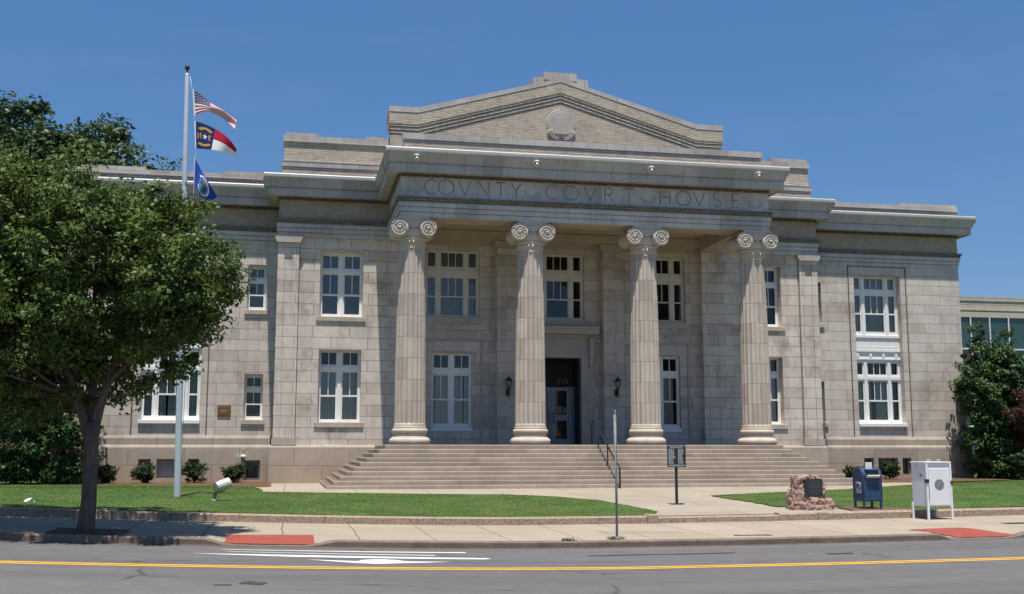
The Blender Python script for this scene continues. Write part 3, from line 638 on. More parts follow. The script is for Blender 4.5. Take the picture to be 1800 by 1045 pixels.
# ---- gable
YT = YW - .2
top = lambda a: 17.02 if abs(a) > 6.5 else 17.02 + (6.5-abs(a))*.305
mb = MB()
body = [(-7.72,13.46),(7.74,13.46),(7.74,16.60),(6.55,16.62),(0,18.42),(-6.55,16.62),(-7.72,16.60)]
mb.prism([(X(a), z) for a, z in [(-7.6,13.46),(7.62,13.46),(7.62,16.0),(6.5,16.1),(0,17.85),(-6.5,16.1),(-7.6,16.0)]], YT+.07, YT+.75)
for s in (-1, 1):                                   # end piers
    a0, a1 = (-7.72,-7.0) if s < 0 else (7.0,7.74)
    mb.box(X(a0), X(a1), YT+.04, YT+3, 13.46, 15.72)
P_(mb, 'gable', 'brick')
def rake(z0a, z1a, z0e, z1e, y0, y1, xe=7.72, knee=6.5):
    """raking band: apex levels and level part at the ends"""
    o = [(-xe,z0e),(-knee,z0e),(0,z0a),(knee,z0e),(xe,z0e),(xe,z1e),(knee,z1e),(0,z1a),(-knee,z1e),(-xe,z1e)]
    m_ = MB()
    for i in range(4):
        a, b = o[i], o[i+1]; c, d = o[8-i], o[9-i]
        m_.prism([(X(a[0]),a[1]),(X(b[0]),b[1]),(X(c[0]),c[1]),(X(d[0]),d[1])], y0, y1)
    return m_
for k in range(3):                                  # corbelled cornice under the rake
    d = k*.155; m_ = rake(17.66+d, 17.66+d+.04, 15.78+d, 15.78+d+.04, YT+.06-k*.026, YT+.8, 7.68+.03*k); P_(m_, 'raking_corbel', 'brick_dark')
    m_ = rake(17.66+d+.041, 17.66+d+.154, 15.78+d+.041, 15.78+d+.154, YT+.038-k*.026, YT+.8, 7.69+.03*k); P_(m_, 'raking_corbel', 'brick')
P_(rake(18.125, 18.62, 16.245, 16.78, YT-.035, YT+1.2, 7.78), 'raking_parapet', 'brick')
P_(rake(18.622, 18.645, 16.782, 16.805, YT-.055, YT+1.2, 7.80), 'flashing', 'gutter')
m_ = rake(18.647, 18.80, 16.807, 17.02, YT-.045, YT+1.25, 7.79)
m_.prism([(X(-1.3),18.45),(X(1.3),18.45),(X(1.3),18.78),(X(.8),18.83),(X(-.8),18.83),(X(-1.3),18.78)], YT+.0, YT+1.15)
m_.box(X(-.8), X(.75), YT-.03, YT+1.2, 18.70, 19.06)
P_(m_, 'coping', 'terra_grey')
# medallion
mb = MB(); n = 36
def disc(mb, c, r, y0, y1, r1=None, n=36):
    r1 = r1 or r
    vs = [(c[0]+r*math.cos(2*math.pi*i/n), y1, c[1]+r*math.sin(2*math.pi*i/n)) for i in range(n)] + [(c[0]+r1*math.cos(2*math.pi*i/n), y0, c[1]+r1*math.sin(2*math.pi*i/n)) for i in range(n)]
    mb.add(vs, [(i,(i+1)%n,(i+1)%n+n,i+n) for i in range(n)] + [tuple(range(n,2*n))])
disc(mb, (X(.02),16.66), .69, YT+.0, YT+.08, .66); disc(mb, (X(.02),16.66), .57, YT-.02, YT+.002, .555)
mb.box(X(-.30), X(.34), YT-.045, YT-.019, 16.18, 16.95)
for k in range(3):
    for s in (-1, 1): mb.tube([(X(.02)+s*(.52+.085*k)*math.cos(t), YT-.0, 16.58+(.52+.085*k)*math.sin(t)) for t in [R(-80+12*i) for i in range(6)]], .03, 6)
P_(mb, 'medallion', 'trim')
# ---- walls
YPW = YW + .15; YBAY = YW + .5
pav_w = {}
def pav_holes(s):
    c = s*9.68
    return [(X(c-.92), X(c+.92), 7.66, 10.52), (X(c-.90), X(c+.90), 3.16, 6.24)]
mb = MB()
for s in (-1, 1):
    a0, a1 = (-12.4,-6.72) if s < 0 else (6.72,12.4)
    mb = MB(); mb.wall(X(a0), X(a1), 2.1, 11.06, YPW, pav_holes(s), .5)
    e = X(12.4*s); mb.quad((e,YPW,2.1),(e,YG+.3,2.1),(e,YG+.3,11.06),(e,YPW,11.06))
    e = X(6.72*s); mb.quad((e,YPW,2.1),(e,YBAY+.3,2.1),(e,YBAY+.3,11.06),(e,YPW,11.06))
    P_(mb, 'wall', 'ashlar')
mb = MB()
wh = {}
for s in (-1, 1):
    c = 16.72 if s > 0 else -16.8; d = 13.3
    hs = [(X(c-1.25), X(c+1.25), 3.2, 10.58), (X(s*d-.4), X(s*d+.4), 3.3, 5.3), (X(s*d-.4), X(s*d+.4), 8.12, 10.15)]
    a0, a1 = (-21.25,-12.4) if s < 0 else (12.4,21.25)
    mb = MB(); mb.wall(X(a0), X(a1), 2.6, 11.06, YG+.02, hs, .55)
    e = X(21.25*s); mb.quad((e,YG+.02,.4),(e,YB,.4),(e,YB,11.06),(e,YG+.02,11.06))
    P_(mb, 'wall', 'ashlar_wing')
mb = MB(); mb.quad((X(-21.25),YB,.4),(X(21.25),YB,.4),(X(21.25),YB,13),(X(-21.25),YB,13))
P_(mb, 'wall', 'ashlar_wing')
mb = MB()                                           # plinth
for s in (-1, 1):
    a0, a1 = (-12.52,-6.5) if s < 0 else (6.5,12.52)
    mb = MB(); mb.prismx([(YW-.12,.3),(YW-.12,2.1),(YW-.07,2.17),(YPW+.1,2.2),(YPW+.1,.3)], X(a0), X(a1))
    e0, e1 = (X(-12.52), X(-12.3)) if s < 0 else (X(12.3), X(12.52)); mb.box(e0, e1, YPW+.101, YG+.3, .3, 2.198); P_(mb, 'plinth', 'plinth'); mb = MB()
    c = 16.72 if s > 0 else -16.8
    hs = [(X(c-1.17), X(c-.66), .80, 1.62), (X(c-.42), X(c+.62), .80, 1.62), (X(c+.86), X(c+1.33), .80, 1.62)]
    if s < 0: hs.append((X(-13.6), X(-12.92), .70, 1.56))
    a0, a1 = (-21.4,-12.53) if s < 0 else (12.53,21.4)
    mb.wall(X(a0), X(a1), .3, 2.08, YG-.12, hs, .45)
    mb.prismx([(YG-.12,2.081),(YG-.10,2.14),(YG-.05,2.22),(YG-.05,2.50),(YG+.0,2.62),(YG+.3,2.65),(YG+.3,2.081)], X(a0), X(a1))
    e = X(21.4*s); mb.quad((e,YG-.12,.3),(e,YB,.3),(e,YB,2.08),(e,YG-.12,2.08))
    P_(mb, 'plinth', 'plinth')
# surrounds of the wing windows: raised flat band with sunk joints
mb = MB()
for s in (-1, 1):
    c = 16.72 if s > 0 else -16.8; mb = MB()
    for e in (-1, 1):
        x = X(c+e*1.55); mb.box(x-.025, x+.025, YG-.012, YG+.03, 2.66, 11.04)
    mb.box(X(c-1.55), X(c+1.55), YG-.012, YG+.03, 11.0, 11.045)
    P_(mb, 'surround_joint', 'brick_dark')
# corner pilasters
for s in (-1, 1):
    x0, x1 = (X(-12.4), X(-11.5)) if s < 0 else (X(11.5), X(12.4))
    mb = MB()
    mb.box(x0, x0+.28, YW, YPW+.1, 2.52, 10.78); mb.box(x1-.28, x1, YW, YPW+.1, 2.52, 10.78); mb.box(x0+.281, x1-.281, YW+.05, YPW+.1, 2.52, 10.78)
    p = P_(mb, 'pilaster', 'ashlar')
    mb = MB(); mb.prism([(x0-.12,10.95),(x0-.12,11.045),(x1+.12,11.045),(x1+.12,10.95),(x1+.03,10.782),(x0-.03,10.782)], YW-.13, YPW+.1); obj('pilaster_cap', mb, 'trim', p)
    mb = MB(); mb.box(x0-.05, x0+.3, YW-.06, YPW+.1, 2.201, 2.518); mb.box(x1-.3, x1+.05, YW-.06, YPW+.1, 2.201, 2.518); mb.box(x0+.301, x1-.301, YW-.02, YPW+.1, 2.201, 2.518); obj('pilaster_base', mb, 'trim', p)
    mb = MB(); e = x1 if s < 0 else x0; mb.box(e-.02, e+.02, YPW-.012, YPW+.02, 2.6, 10.7); obj('open_joint', mb, 'brick_dark', p)
# portico back wall
mb = MB()
bays = {-1: -4.81, 0: 0., 1: 4.81}
for k, c in bays.items():
    hs = [(X(c-1.22), X(c+1.22), 7.80, 10.80)]
    if k: hs.append((X(c-.9), X(c+.9), 3.0, 6.22))
    else: hs.append((X(-1.02), X(1.02), FL, 6.08))
    mb.wall(X(c-1.95), X(c+1.95), 2.0, 11.3, YBAY, hs, .3 if k else 1.55)
for s in (-1, 1): mb.box(X(s*2.42)-.46, X(s*2.42)+.46, YW-.02, YBAY+.2, 2.0, 10.86)
P_(mb, 'wall', 'pier')
for s in (-1, 1):
    x = X(s*2.42); mb = MB(); mb.prism([(x-.6,11.08),(x-.6,11.18),(x+.6,11.18),(x+.6,11.08),(x+.5,10.862),(x-.5,10.862)], YW-.16, YBAY+.1); P_(mb, 'pilaster_cap', 'trim')
for k in (-1, 1):                                   # sunk frames round the lower bay windows
    c = bays[k]; mb = MB()
    for e in (-1, 1): mb.box(X(c+e*1.3)-.045, X(c+e*1.3)+.045, YBAY-.05, YBAY+.05, 2.3, 6.84)
    mb.box(X(c-1.255), X(c+1.255), YBAY-.05, YBAY+.05, 6.75, 6.84)
    mb.box(X(c-1.3), X(c+1.3), YBAY-.10, YBAY+.05, 7.5, 7.78)
    P_(mb, 'bay_frame', 'trim')
# door surround
mb = MB()
for e in (-1, 1):
    x = X(e*1.17); mb.box(x-.15, x+.15, YBAY-.10, YBAY+.05, 2.6, 6.36)
    x = X(e*1.47); mb.box(x-.149, x+.149, YBAY-.05, YBAY+.05, 2.55, 6.98)
    x = X(e*1.48); mb.bbox(x-.11, x+.11, YBAY-.30, YBAY-.051, 6.05, 6.98, .03); mb.bbox(x-.09, x+.09, YBAY-.2, YBAY-.052, 5.65, 6.04, .03)
    x = X(e*1.32); mb.box(x-.32, x+.32, YBAY-.12, YBAY+.05, 2.18, 2.6)
mb.box(X(-1.02), X(1.02), YBAY-.10, YBAY+.05, 6.082, 6.36); mb.box(X(-1.32), X(1.32), YBAY-.06, YBAY+.05, 6.362, 6.98)
P_(mb, 'door_surround', 'trim')
mb = MB(); mb.prismx([(YBAY+.05,6.985),(YBAY-.12,6.985),(YBAY-.16,7.10),(YBAY-.42,7.13),(YBAY-.42,7.28),(YBAY-.5,7.42),(YBAY-.5,7.47),(YBAY+.05,7.52)], X(-1.78), X(1.78))
mb.box(X(-1.22), X(1.22), YBAY-.14, YBAY+.05, 7.53, 7.79)
P_(mb, 'door_hood', 'trim')
# portico ceiling, beams, roof slabs
mb = MB()
mb.box(X(-7.4), X(7.4), YE+.28, YE+1.15, 11.052, 11.62)
for s in (-1, 1):
    x0, x1 = (X(-7.4), X(-6.55)) if s < 0 else (X(6.55), X(7.4)); mb.box(x0, x1, YE+1.151, YW+.1, 11.052, 11.62)
mb.box(X(-6.55), X(6.55), YE+1.12, YE+1.24, 11.40, 11.621); mb.box(X(-6.55), X(6.55), YW-.12, YW+.55, 11.20, 11.60); mb.box(X(-7.5), X(7.5), YE+.2, YW+.3, 11.625, 11.8)
mb.box(X(-6.72), X(6.72), YBAY-.02, YBAY+.3, 11.0, 11.199)
P_(mb, 'portico_ceiling', 'soffit')
mb = MB(); mb.box(X(-7.5), X(7.5), YE+.2, YW+.3, 13.2, 13.44); mb.box(X(-12.2), X(12.2), YW+.3, YB, 13.2, 13.44); mb.box(X(-21.1), X(21.1), YG+.2, YB, 13.18, 13.42)
mb.prismx([(YT+.7,16.4),(YT+.7,16.3),(YB-8,15.2),(YB-8,15.3)], X(-7.5), X(7.5)); mb.box(X(-12.2),X(12.2),YW+2.5,YB-9,13.45,15.2)
P_(mb, 'roof', 'roof')
mb = MB(); mb.box(X(-21.1), X(21.1), YG+3.5, YG+3.6, .5, 13.1); mb.box(X(-12.2), X(12.2), YW+2.8, YW+2.9, .5, 13.1); mb.box(X(-21.1), X(21.1), YG+.5, YG+3.4, .45, .5)
for z in (7.0,): mb.box(X(-21.1), X(21.1), YG+.5, YG+3.4, z-.1, z+.1); mb.box(X(-12.2), X(-1.3), YW+1.0, YW+2.7, z-.1, z+.1); mb.box(X(1.3), X(12.2), YW+1.0, YW+2.7, z-.1, z+.1)
P_(mb, 'interior', 'room')
# ---- windows
def window(cx, w, z0, z1, y, cols, rows, wood='white', sill=None, back='shade', blind=None, parent=B):
    """frame > pane, sill, blind; cols (f0,f1,panes), rows (f0,f1,muntins?) as fractions, rows from the top"""
    h = z1-z0; x0 = cx-w/2; hs = []; fr = MB(); gl = MB()
    for r0, r1, mu in rows:
        for c0, c1, pn in cols:
            a, b, c, d = x0+c0*w, x0+c1*w, z1-r1*h, z1-r0*h; hs.append((a, b, c, d)); gl.quad((a-.01,y+.045,c-.01),(b+.01,y+.045,c-.01),(b+.01,y+.045,d+.01),(a-.01,y+.045,d+.01))
            if mu and pn > 1:
                for k in range(1, pn): xm = a+(b-a)*k/pn; fr.box(xm-.017, xm+.017, y+.015, y+.05, c, d)
    fr.wall(x0, x0+w, z0, z1, y, hs, .06)
    for i in range(len(cols)-1):                     # proud mullions
        a, b = x0+cols[i][1]*w, x0+cols[i+1][0]*w; fr.box(a+(b-a)*.22, b-(b-a)*.22, y-.045, y-.002, z0+.02, z1-.04)
    ra = rows[0][1]; rb = rows[1][0]; fr.box(x0+.02, x0+w-.02, y-.05, y-.0025, z1-(ra+(rb-ra)*.75)*h, z1-(ra+(rb-ra)*.3)*h)
    f = obj('window', fr, wood, parent); obj('pane', gl, 'glass', f)
    if sill:
        so_, sz, sm, yw = sill; s_ = MB(); s_.bbox(cx-w/2-so_, cx+w/2+so_, yw-(.055 if sm == 'sill' else .09), y+.02, z0-sz, z0-.002, .012); obj('sill', s_, sm, f)
    if blind == 'vertical':
        bl = MB(); n = int(w/.085)
        for i in range(n):
            xx = x0+.05+(w-.1)*(i+.5)/n; t = random.uniform(-.25, .2)+.4; ww = .036
            if random.random() < .08: continue
            bl.quad((xx-ww*math.cos(t), y+.16-ww*math.sin(t), z0+.04),(xx+ww*math.cos(t), y+.16+ww*math.sin(t), z0+.04),(xx+ww*math.cos(t), y+.16+ww*math.sin(t), z1-.3*h),(xx-ww*math.cos(t), y+.16-ww*math.sin(t), z1-.3*h))
        obj('blind', bl, 'blind', f)
    elif blind == 'curtain':
        bl = MB(); bl.quad((cx-.02*w, y+.14, z0+.03),(cx+.36*w, y+.14, z0+.03),(cx+.36*w, y+.14, z1-.25*h),(cx-.02*w, y+.14, z1-.25*h)); bl.quad((cx-.40*w, y+.14, z0+.03),(cx-.12*w, y+.14, z0+.03),(cx-.12*w, y+.14, z1-.25*h),(cx-.40*w, y+.14, z1-.25*h)); obj('blind', bl, 'curtain', f)
    elif blind:
        lo = {'full': 0., 'half': .45}[blind]; bl = MB(); bl.quad((x0+.03, y+.12, z0+.03+lo*h),(x0+w-.03, y+.12, z0+.03+lo*h),(x0+w-.03, y+.12, z1-.03),(x0+.03, y+.12, z1-.03)); obj('blind', bl, back, f)
    return f
C2 = [(.07,.42,2),(.58,.93,2)]; C3 = [(.06,.19,1),(.30,.70,3),(.81,.94,1)]; C1 = [(.13,.87,2)]
R_PU = [(.06,.245,1),(.345,.64,1),(.67,.945,0)]; R_PL = [(.03,.20,1),(.305,.62,1),(.645,.955,0)]
R_WU = [(.035,.215,1),(.33,.625,1),(.65,.94,0)]; R_BU = [(.035,.24,1),(.41,.68,1),(.70,.96,0)]
R_S = [(.08,.26,1),(.40,.64,1),(.67,.92,0)]
for s in (-1, 1):
    c = X(s*9.68)
    window(c, 1.84, 7.66, 10.52, YPW+.40, C2, R_PU, 'white', (.14,.2,'sill',YPW), blind='full' if s < 0 else None)
    window(c, 1.80, 3.16, 6.24, YPW+.40, C2, R_PL, 'white', (.14,.22,'sill',YPW), blind='vertical')
    c = X(16.72 if s > 0 else -16.8); y = YG+.38
    window(c, 2.5, 7.64, 10.58, y, C3, R_WU, 'white', (.0,.14,'white',y), blind='full', back='shade' if s < 0 else 'curtain')
    window(c, 2.5, 3.28, 6.36, y, C3, R_WU, 'white', (.02,.16,'white',YG+.0), blind='vertical' if s < 0 else 'curtain')
    mb = MB(); mb.box(c-1.25, c+1.25, y-.04, y+.05, 6.362, 7.498); mb.bbox(c-1.25, c+1.25, y-.10, y-.042, 6.80, 6.95, .015); mb.bbox(c-1.25, c+1.25, y-.08, y-.041, 6.42, 6.48, .008)
    for k in range(4): mb.bbox(c-1.1+k*.69, c-.96+k*.69, y-.085, y-.041, 6.52, 6.72, .015)
    mb.box(c-1.2, c+1.2, y-.055, y-.041, 7.02, 7.06); mb.box(c-1.2, c+1.2, y-.055, y-.041, 7.40, 7.44)
    P_(mb, 'spandrel_panel', 'white')
    c = X(s*13.3)
    window(c, .8, 8.12, 10.15, YG+.34, C1, R_S, 'white', (.1,.2,'sill',YG+.0), blind='full')
    window(c, .8, 3.3, 5.3, YG+.34, C1, R_S, 'white', (.1,.2,'sill',YG+.0), blind='full', back='curtain')
for k, c in bays.items():
    window(X(c), 2.44, 7.80, 10.80, YBAY+.2, C3, R_BU, 'offwhite', (.04,.09,'trim',YBAY), blind='full' if k < 0 else None)
    if k: window(X(c), 1.8, 3.0, 6.22, YBAY+.2, C2, R_PL, 'white', (.0,.20,'white',YBAY+.06), blind='vertical' if k < 0 else 'curtain')
for s in (-1, 1):                                   # basement lights
    c = 16.72 if s > 0 else -16.8; y = YG+.1
    hs = [(X(c-1.17), X(c-.66)), (X(c-.42), X(c+.62)), (X(c+.86), X(c+1.33))] + ([(X(-13.6), X(-12.92))] if s < 0 else [])
    for i, (a, b) in enumerate(hs):
        z0, z1 = (.80,1.62) if i < 3 else (.70,1.56); f_ = MB(); e = .05 if i < 3 else .09
        f_.wall(a, b, z0, z1, y, [(a+e, b-e, z0+e, z1-e)], .06)
        f = P_(f_, 'basement_window', 'grey_panel'); g_ = MB(); g_.quad((a+e,y+.05,z0+e),(b-e,y+.05,z0+e),(b-e,y+.05,z1-e),(a+e,y+.05,z1-e))
        obj('pane', g_, 'grey_panel' if (i == 1 and s < 0) else 'door_glass', f)
# ---- entrance doors
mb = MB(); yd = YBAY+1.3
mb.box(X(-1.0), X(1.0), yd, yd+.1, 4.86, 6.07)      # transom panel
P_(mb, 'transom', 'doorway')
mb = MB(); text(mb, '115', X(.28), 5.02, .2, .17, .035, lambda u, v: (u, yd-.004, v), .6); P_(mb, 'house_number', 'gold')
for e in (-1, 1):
    mb = MB(); a_, b_ = sorted((X(e*1.017), X(e*.945))); mb.box(a_, b_, YBAY+.16, yd-.03, FL+.003, 6.07); P_(mb, 'vestibule_shade_panel', 'doorway')  # added dark lining, darkens the recess sides by colour
mb = MB(); mb.box(X(-.944), X(.944), YBAY+.16, yd-.03, 6.03, 6.075); P_(mb, 'vestibule_shade_panel', 'doorway')
for s in (-1, 1):
    x0, x1 = (X(-.92), X(-.06)) if s < 0 else (X(-.04), X(.82)); f_ = MB(); z0, z1 = FL+.02, 4.84
    f_.wall(x0, x1, z0, z1, yd, [(x0+.13, x1-.13, z0+.28, z0+1.10), (x0+.13, x1-.13, z0+1.38, z1-.16)], .06)
    d = P_(f_, 'door', 'alu'); g_ = MB(); g_.quad((x0+.12,yd+.05,z0+.27),(x1-.12,yd+.05,z0+.27),(x1-.12,yd+.05,z1-.15),(x0+.12,yd+.05,z1-.15)); obj('pane', g_, 'door_glass', d)
    h_ = MB(); hx = x1-.1 if s < 0 else x0+.1; h_.tube([(hx,yd-.01,z0+1.0),(hx,yd-.07,z0+1.03),(hx,yd-.07,z0+1.45),(hx,yd-.01,z0+1.48)], .015, 6); obj('handle', h_, 'black', d)
    if s > 0:
        n_ = MB(); n_.quad((x0+.22,yd+.04,z0+1.44),(x0+.52,yd+.04,z0+1.44),(x0+.52,yd+.04,z0+1.76),(x0+.22,yd+.04,z0+1.76)); n_.quad((x0+.58,yd+.04,z0+1.44),(x0+.72,yd+.04,z0+1.44),(x0+.72,yd+.04,z0+1.70),(x0+.58,yd+.04,z0+1.70)); obj('paper_notice', n_, 'seal_grey', d)
mb = MB(); mb.box(X(-1.02), X(-.93), yd-.02, yd+.1, FL, 4.86); mb.box(X(.83), X(.93), yd-.02, yd+.1, FL, 4.86); mb.box(X(.94), X(1.0), yd-.4, yd+.1, FL, 4.86); P_(mb, 'door_frame', 'alu')
mb = MB(); mb.box(X(-1.03), X(1.03), YBAY+1.56, YBAY+1.6, FL, 6.1); mb.box(X(-.98), X(.98), YBAY-.05, YBAY+.05, FL+.003, FL+.03); P_(mb, 'threshold', 'gold')
# ---- columns
def make_column(a):
    og = (X(a), YE+.62, FL); x, y = og[0], og[1]; H0, H1 = .72, 7.72
    NF = 20
    def fl(t, h):
        q = (t*NF/(2*math.pi)) % 1; d = abs(q-.5)*2
        e = 1. if H0+.12 < h < H1-.1 else 0.
        return e*.075*max(0., 1-(d/.86)**2)**.5
    prof = [(.62,H0-.02),(.605,H0+.06),(.60,H0+.121)] + [(.60-.085*((i/14)**1.7), H0+.13+(H1-.12-H0-.13)*i/14) for i in range(15)] + [(.515,H1-.095),(.515,H1)]
    mb = MB(); mb.lathe(prof, x, y, NF*8, FL, fl, smooth=False)
    sh = P_(mb, 'column', 'column', origin=og)
    mb = MB(); bp = []
    for z0, z1, r in ((.0,.25,.80),(.42,.62,.70)):
        for i in range(9): t = -math.pi/2+math.pi*i/8; bp.append((r-.085+.085*math.cos(t), (z0+z1)/2+(z1-z0)/2*math.sin(t)))
        if z0 == 0: bp += [(.70,.26),(.70,.285),(.65,.32),(.64,.36),(.66,.40),(.665,.415)]
    bp += [(.635,.63),(.635,.66),(.615,.70)]
    mb.lathe([(.3,-.0)]+bp, x, y, 48, FL); obj('column_base', mb, 'colbase', sh)
    mb = MB(); z = FL
    mb.lathe([(.515,H1+.001),(.515,H1+.26),(.55,H1+.28),(.55,H1+.33),(.52,H1+.35),(.52,H1+.36)], x, y, 40, z)
    for i in range(40):                              # beads and darts of the necking
        t = 2*math.pi*i/40
        if i % 2 == 0: mb.tube([(x+.525*math.cos(t), y+.525*math.sin(t), z+H1+.05), (x+.525*math.cos(t), y+.525*math.sin(t), z+H1+.22)], .028, 6)
    mb.lathe([(.52,H1+.361),(.55,H1+.42),(.575,H1+.52),(.57,H1+.64),(.54,H1+.80)], x, y, 40, z)   # echinus
    zt = z+8.85; vc = z+8.405
    mb.bbox(x-.61, x+.61, y-.65, y+.61, zt-.075, zt-.002, .02)                           # abacus
    yf = y-.67
    mb.prism([(x-.56,zt-.078),(x-.56,vc+.2),(x-.3,vc+.08),(x,vc+.04),(x+.3,vc+.08),(x+.56,vc+.2),(x+.56,zt-.078)], yf+.05, y+.54)
    for s in (-1, 1):
        cx = x+s*.555
        # bolster
        vs = []; fs = []; n = 28; ys = [yf-.005, yf+.02, yf+.12, y-.15, y, y+.15, y+.48, y+.56]; rr = [.33,.35,.34,.26,.24,.26,.34,.34]
        for yy, r in zip(ys, rr): vs += [(cx+r*math.cos(2*math.pi*i/n), yy, vc+r*math.sin(2*math.pi*i/n)) for i in range(n)]
        for j in range(len(ys)-1): fs += [(j*n+i,(j+1)*n+i,(j+1)*n+(i+1)%n,j*n+(i+1)%n) for i in range(n)]
        fs.append(tuple(range(n))); mb.add(vs, fs, True)
        pts = []; ra = []
        for i in range(57):
            t = i/56; ang = math.pi/2 + s*(-1)*(-1)*(-2*math.pi*2.3*t)*(-1 if s < 0 else -1)
            ang = math.pi/2 - s*0 + (2*math.pi*2.3*t)*(1 if s < 0 else -1); r = .335*(1-t)**.9+.08*t
            pts.append((cx+r*math.cos(ang), yf+.0-.03*t, vc+r*math.sin(ang))); ra.append(.034*(1-.4*t))
        mb.tube(pts, ra, 6)
        ell(mb, (cx, yf-.03, vc), (.062,.05,.062))
    cp = [(x-.54,yf+.02,vc+.335),(x-.3,yf+.04,vc+.26),(x,yf+.045,vc+.21),(x+.3,yf+.04,vc+.26),(x+.54,yf+.02,vc+.335)]; mb.tube(cp, .034, 6)
    mb.tube([(x-.2,yf+.05,vc+.10),(x,yf+.045,vc+.06),(x+.2,yf+.05,vc+.10)], .028, 6)
    obj('capital', mb, 'capital', sh)
    return sh
c0 = make_column(-1.5*4.775)
for k in (-.5, .5, 1.5):
    c = copy_tree(c0, Vector((X(k*4.775), YE+.62, FL)) - ORG[B])
# turn the block pattern of each shaft so they differ
for i, c in enumerate([o for o in B.children if o.name.startswith('column')]): pass
# ---- steps
mb = MB(); cx = XC-.14
for k in range(10):
    hw = 10.28-.25*k; y0 = 39.95+.255*k; mb.bbox(cx-hw, cx+hw, y0, YW+.3+.01*k, .45-.003*k, G+.16*(k+1), .032)
P_(mb, 'entrance_steps', 'granite')

# ------------------------------------------------------------------ fittings on the building
def lantern(x, y, z):
    t = thing('wall_lantern', (x, y, z), 'black iron lantern on the portico wall left of the doorway, partly beside a column', 'lantern', 'wall lanterns beside the entrance')
    mb = MB(); cy = y-.28
    mb.tube([(x,y-.0,z+.28),(x,y-.12,z+.30),(x,cy,z+.34),(x,cy,z+.44)], .03, 8); mb.lathe([(.09,0),(.10,.02),(.06,.06)], x, y-.05, 12, z+.2); mb.bbox(x-.07, x+.07, y-.05, y-.001, z+.12, z+.44, .015)
    mb.lathe([(.01,0),(.035,.06),(.03,.2),(.05,.38),(.03,.45),(.09,.48),(.10,.50)], x, cy, 12, z)
    obj('bracket', mb, 'black', t)
    mb = MB(); mb.lathe([(.075,.502),(.135,.74)], x, cy, 8, z, smooth=False); obj('lamp_glass', mb, 'lampglass', t)
    mb = MB()
    for i in range(8): a = 2*math.pi*i/8; mb.tube([(x+.078*math.cos(a), cy+.078*math.sin(a), z+.50), (x+.14*math.cos(a), cy+.14*math.sin(a), z+.745)], .011, 5)
    mb.lathe([(.16,.745),(.165,.765),(.12,.83),(.05,.90),(.03,.92),(.035,.94),(.008,.97)], x, cy, 8, z, smooth=False); obj('lamp_cage', mb, 'black', t)
    return t
l1 = lantern(X(-2.42), YW-.022, 4.22)
l2 = copy_tree(l1, (X(2.5), YW-.022, 4.25)); l2['label'] = 'black iron lantern on the bare wall between the doorway and the third column'
t = thing('handrail', (11.83, 42.4, FL), 'black tubular handrail running down the middle of the entrance steps', 'handrail')
mb = MB(); mb.tube([(11.80,42.75,FL),(11.80,42.75,3.0),(11.82,42.68,3.09),(11.84,42.55,3.12),(11.86,42.4,3.06),(11.98,40.2,1.62),(11.98,39.7,1.42),(11.98,39.62,1.36),(11.98,39.6,.62)], .034, 8)
obj('rail', mb, 'black', t)
for y, zb in ((41.0, 1.4),):
    mb = MB(); mb.tube([(11.93,y,zb-.1),(11.93,y,2.12)], .026, 8); obj('post', mb, 'black', t)
t = thing('plaque', (-2.74, YG-.0, 3.47), 'small brown bronze plaque on the left wing wall beside the narrow window', 'plaque')
mb = MB(); mb.bbox(-3.02, -2.46, YG-.03, YG+.018, 3.47, 3.93, .01); obj('plate', mb, 'bronze', t)
mb = MB()
for i in range(6): wd = (.40,.44,.2,.2,.42,.36)[i]; mb.box(-2.74-wd/2, -2.74+wd/2, YG-.036, YG-.0305, 3.85-i*.06, 3.872-i*.06)
mb.box(-2.86,-2.62,YG-.04,YG-.0305,3.62,3.72); obj('raised_text', mb, 'bronze_lt', t)
t = thing('electrical_box', (-2.06, YG-.12, 1.3), 'small grey electrical box on the left wing plinth above a shrub', 'electrical box')
mb = MB(); mb.bbox(-2.18, -1.94, YG-.24, YG-.122, 1.34, 1.74, .01); obj('box_body', mb, 'box_grey', t); mb = MB(); mb.tube([(-2.0,YG-.16,1.34),(-2.0,YG-.16,.7)], .02, 6); mb.box(-2.15,-1.97,YG-.246,YG-.2405,1.37,1.7); obj('conduit', mb, 'box_grey', t)
t = thing('security_lamp', (-1.86, YG-.12, 1.7), 'small white lamp fixed to the left wing plinth next to the pavilion corner', 'lamp')
mb = MB(); mb.lathe([(.04,0),(.1,.02),(.11,.08),(.06,.14)], -1.86, YG-.22, 12, 1.66); obj('lamp_head', mb, 'white', t); mb = MB(); mb.tube([(-1.86,YG-.12,1.9),(-1.86,YG-.2,1.9),(-1.86,YG-.22,1.8)], .025, 6); mb.tube([(-1.86,YG-.14,1.88),(-1.86,YG-.14,2.08)], .03, 6); obj('bracket', mb, 'seal_grey', t)

